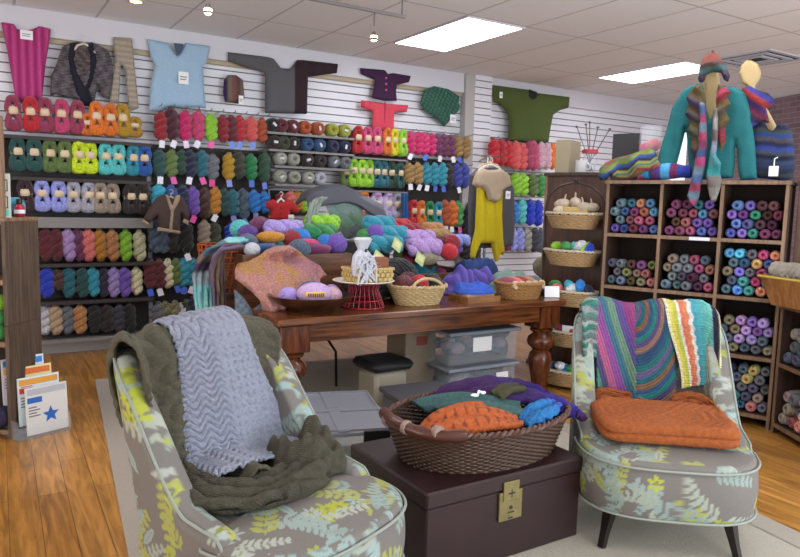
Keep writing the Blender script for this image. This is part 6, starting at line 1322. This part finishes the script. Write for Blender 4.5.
for k,(x,y,h,l) in enumerate(((-.13,.0,.20,'long dark knitting needle leaning furthest left in the glass jar'),(-.06,.03,.22,'knitting needle second from left in the glass jar'),(-.01,-.02,.23,'upright middle knitting needle in the glass jar'),(.05,.02,.19,'knitting needle second from right in the glass jar'),(.16,0,.17,'knitting needle leaning furthest right in the glass jar'))):
    o=MB().tube([(-x*.25,0,.012),(x,y,vt+h)],.0045,5).ell((x,y,vt+h),(.013,.013,.010),8,6).build('knitting_needle',plain('needle_dark','6a5c60',.4),None,True,vz,BRZ); tag(o,l,'needle','needles in the glass jar')
mgp=oncab(581,.04); o=MB().lathe([(.045,0),(.048,.005),(.048,.10),(.043,.10),(.043,.008),(.001,.008)],24).tube([(.046,0,.02),(.075,0,.03),(.078,0,.06),(.046,0,.08)],.007,6).build('white_mug',plain('mug_white','d8d8da',.3),None,True,mgp,BRZ); tag(o,'white china mug in front of the needle jar','mug')
tp=oncab(603,.10); o=MB().box(-.06,.06,-.05,.05,0,.12,.01).build('clear_tub',ACR,None,False,tp,BRZ); tag(o,'small clear plastic tub right of the needle jar','tub'); 
# ---- honey basket on the low case at the right edge
hb0=toworld(LO,LRZ,.15,.02,.891); hbk=empty('chip_basket',hb0,LRZ+.25,'honey coloured wood splint basket with rolled grey knitting on the low case','basket')
BWH=wood('splint_honey','8a5a30','b8824c',(8,8,1),.5)
bmm=MB(); 
lo_,hi_=(.13,.09),(.20,.145); hh=.20
c4=[(-1,-1),(1,-1),(1,1),(-1,1)]
vo=[(sx*lo_[0],sy*lo_[1],0) for sx,sy in c4]+[(sx*hi_[0],sy*hi_[1],hh) for sx,sy in c4]+[(sx*(hi_[0]-.008),sy*(hi_[1]-.008),hh) for sx,sy in c4]+[(sx*(lo_[0]-.008),sy*(lo_[1]-.008),.008) for sx,sy in c4]
ff=[(3,2,1,0)]+[(i,(i+1)%4,(i+1)%4+4,i+4) for i in range(4)]+[(i+4,(i+1)%4+4,(i+1)%4+8,i+8) for i in range(4)]+[(i+8,(i+1)%4+8,(i+1)%4+12,i+12) for i in range(4)]+[(12,13,14,15)]
bmm.add(vo,ff); part('splint_body',bmm,BWH,hbk,False)
part('rim',MB().tube([(sx*(hi_[0]),sy*(hi_[1]),hh-.012) for sx,sy in c4],.009,6,closed=True),plain('rim_yellow','c2b04c',.6),hbk)
o=MB().tube([(-.17+.34*i/40,.0,.0+.01*math.sin(i)) for i in range(41)],[.085+.006*math.sin(i*2.2) for i in range(41)],18).build('rolled_knit',plain('knit_grey_beige','9c9484',.9,noise=.2,nscale=40,bmp=.8),None,True,toworld(hb0,LRZ+.25,0,0,.20),LRZ+.25); tag(o,'thick ribbed grey-beige knitting rolled in the honey splint basket','knitting')
# ================================================================== LIGHT
w=bpy.data.worlds.new('world'); SC.world=w; w.use_nodes=True; bg=w.node_tree.nodes['Background']; bg.inputs[0].default_value=(.80,.88,1,1); bg.inputs[1].default_value=1.1
def area(name,loc,target,size,sy,e,c):
    L=bpy.data.lights.new(name,'AREA'); L.shape='RECTANGLE'; L.size=size; L.size_y=sy; L.energy=e; L.color=c
    o=bpy.data.objects.new(name,L); COL.objects.link(o); o.location=loc; o.rotation_euler=(Vector(target)-Vector(loc)).to_track_quat('-Z','Y').to_euler(); return o
# daylight from the shop front window behind the viewer
area('shopfront_daylight',(4.5,-1.4,1.3),(4.0,4.0,2.9),6.0,2.2,190,(.86,.93,1))
area('warm_side_area',(-3.0,2.0,1.3),(2.0,4.0,3.0),3.0,2.0,80,(1,.93,.84))  # warm area lamp tilted up; no window is built in the left wall
vs=SC.view_settings; SC.display_settings.display_device='sRGB'; vs.view_transform='Standard'; vs.look='None'; vs.gamma=1; vs.exposure=0.30; vs.use_curve_mapping=False
SC.cycles.use_denoising=True; SC.cycles.max_bounces=6; SC.cycles.transparent_max_bounces=12
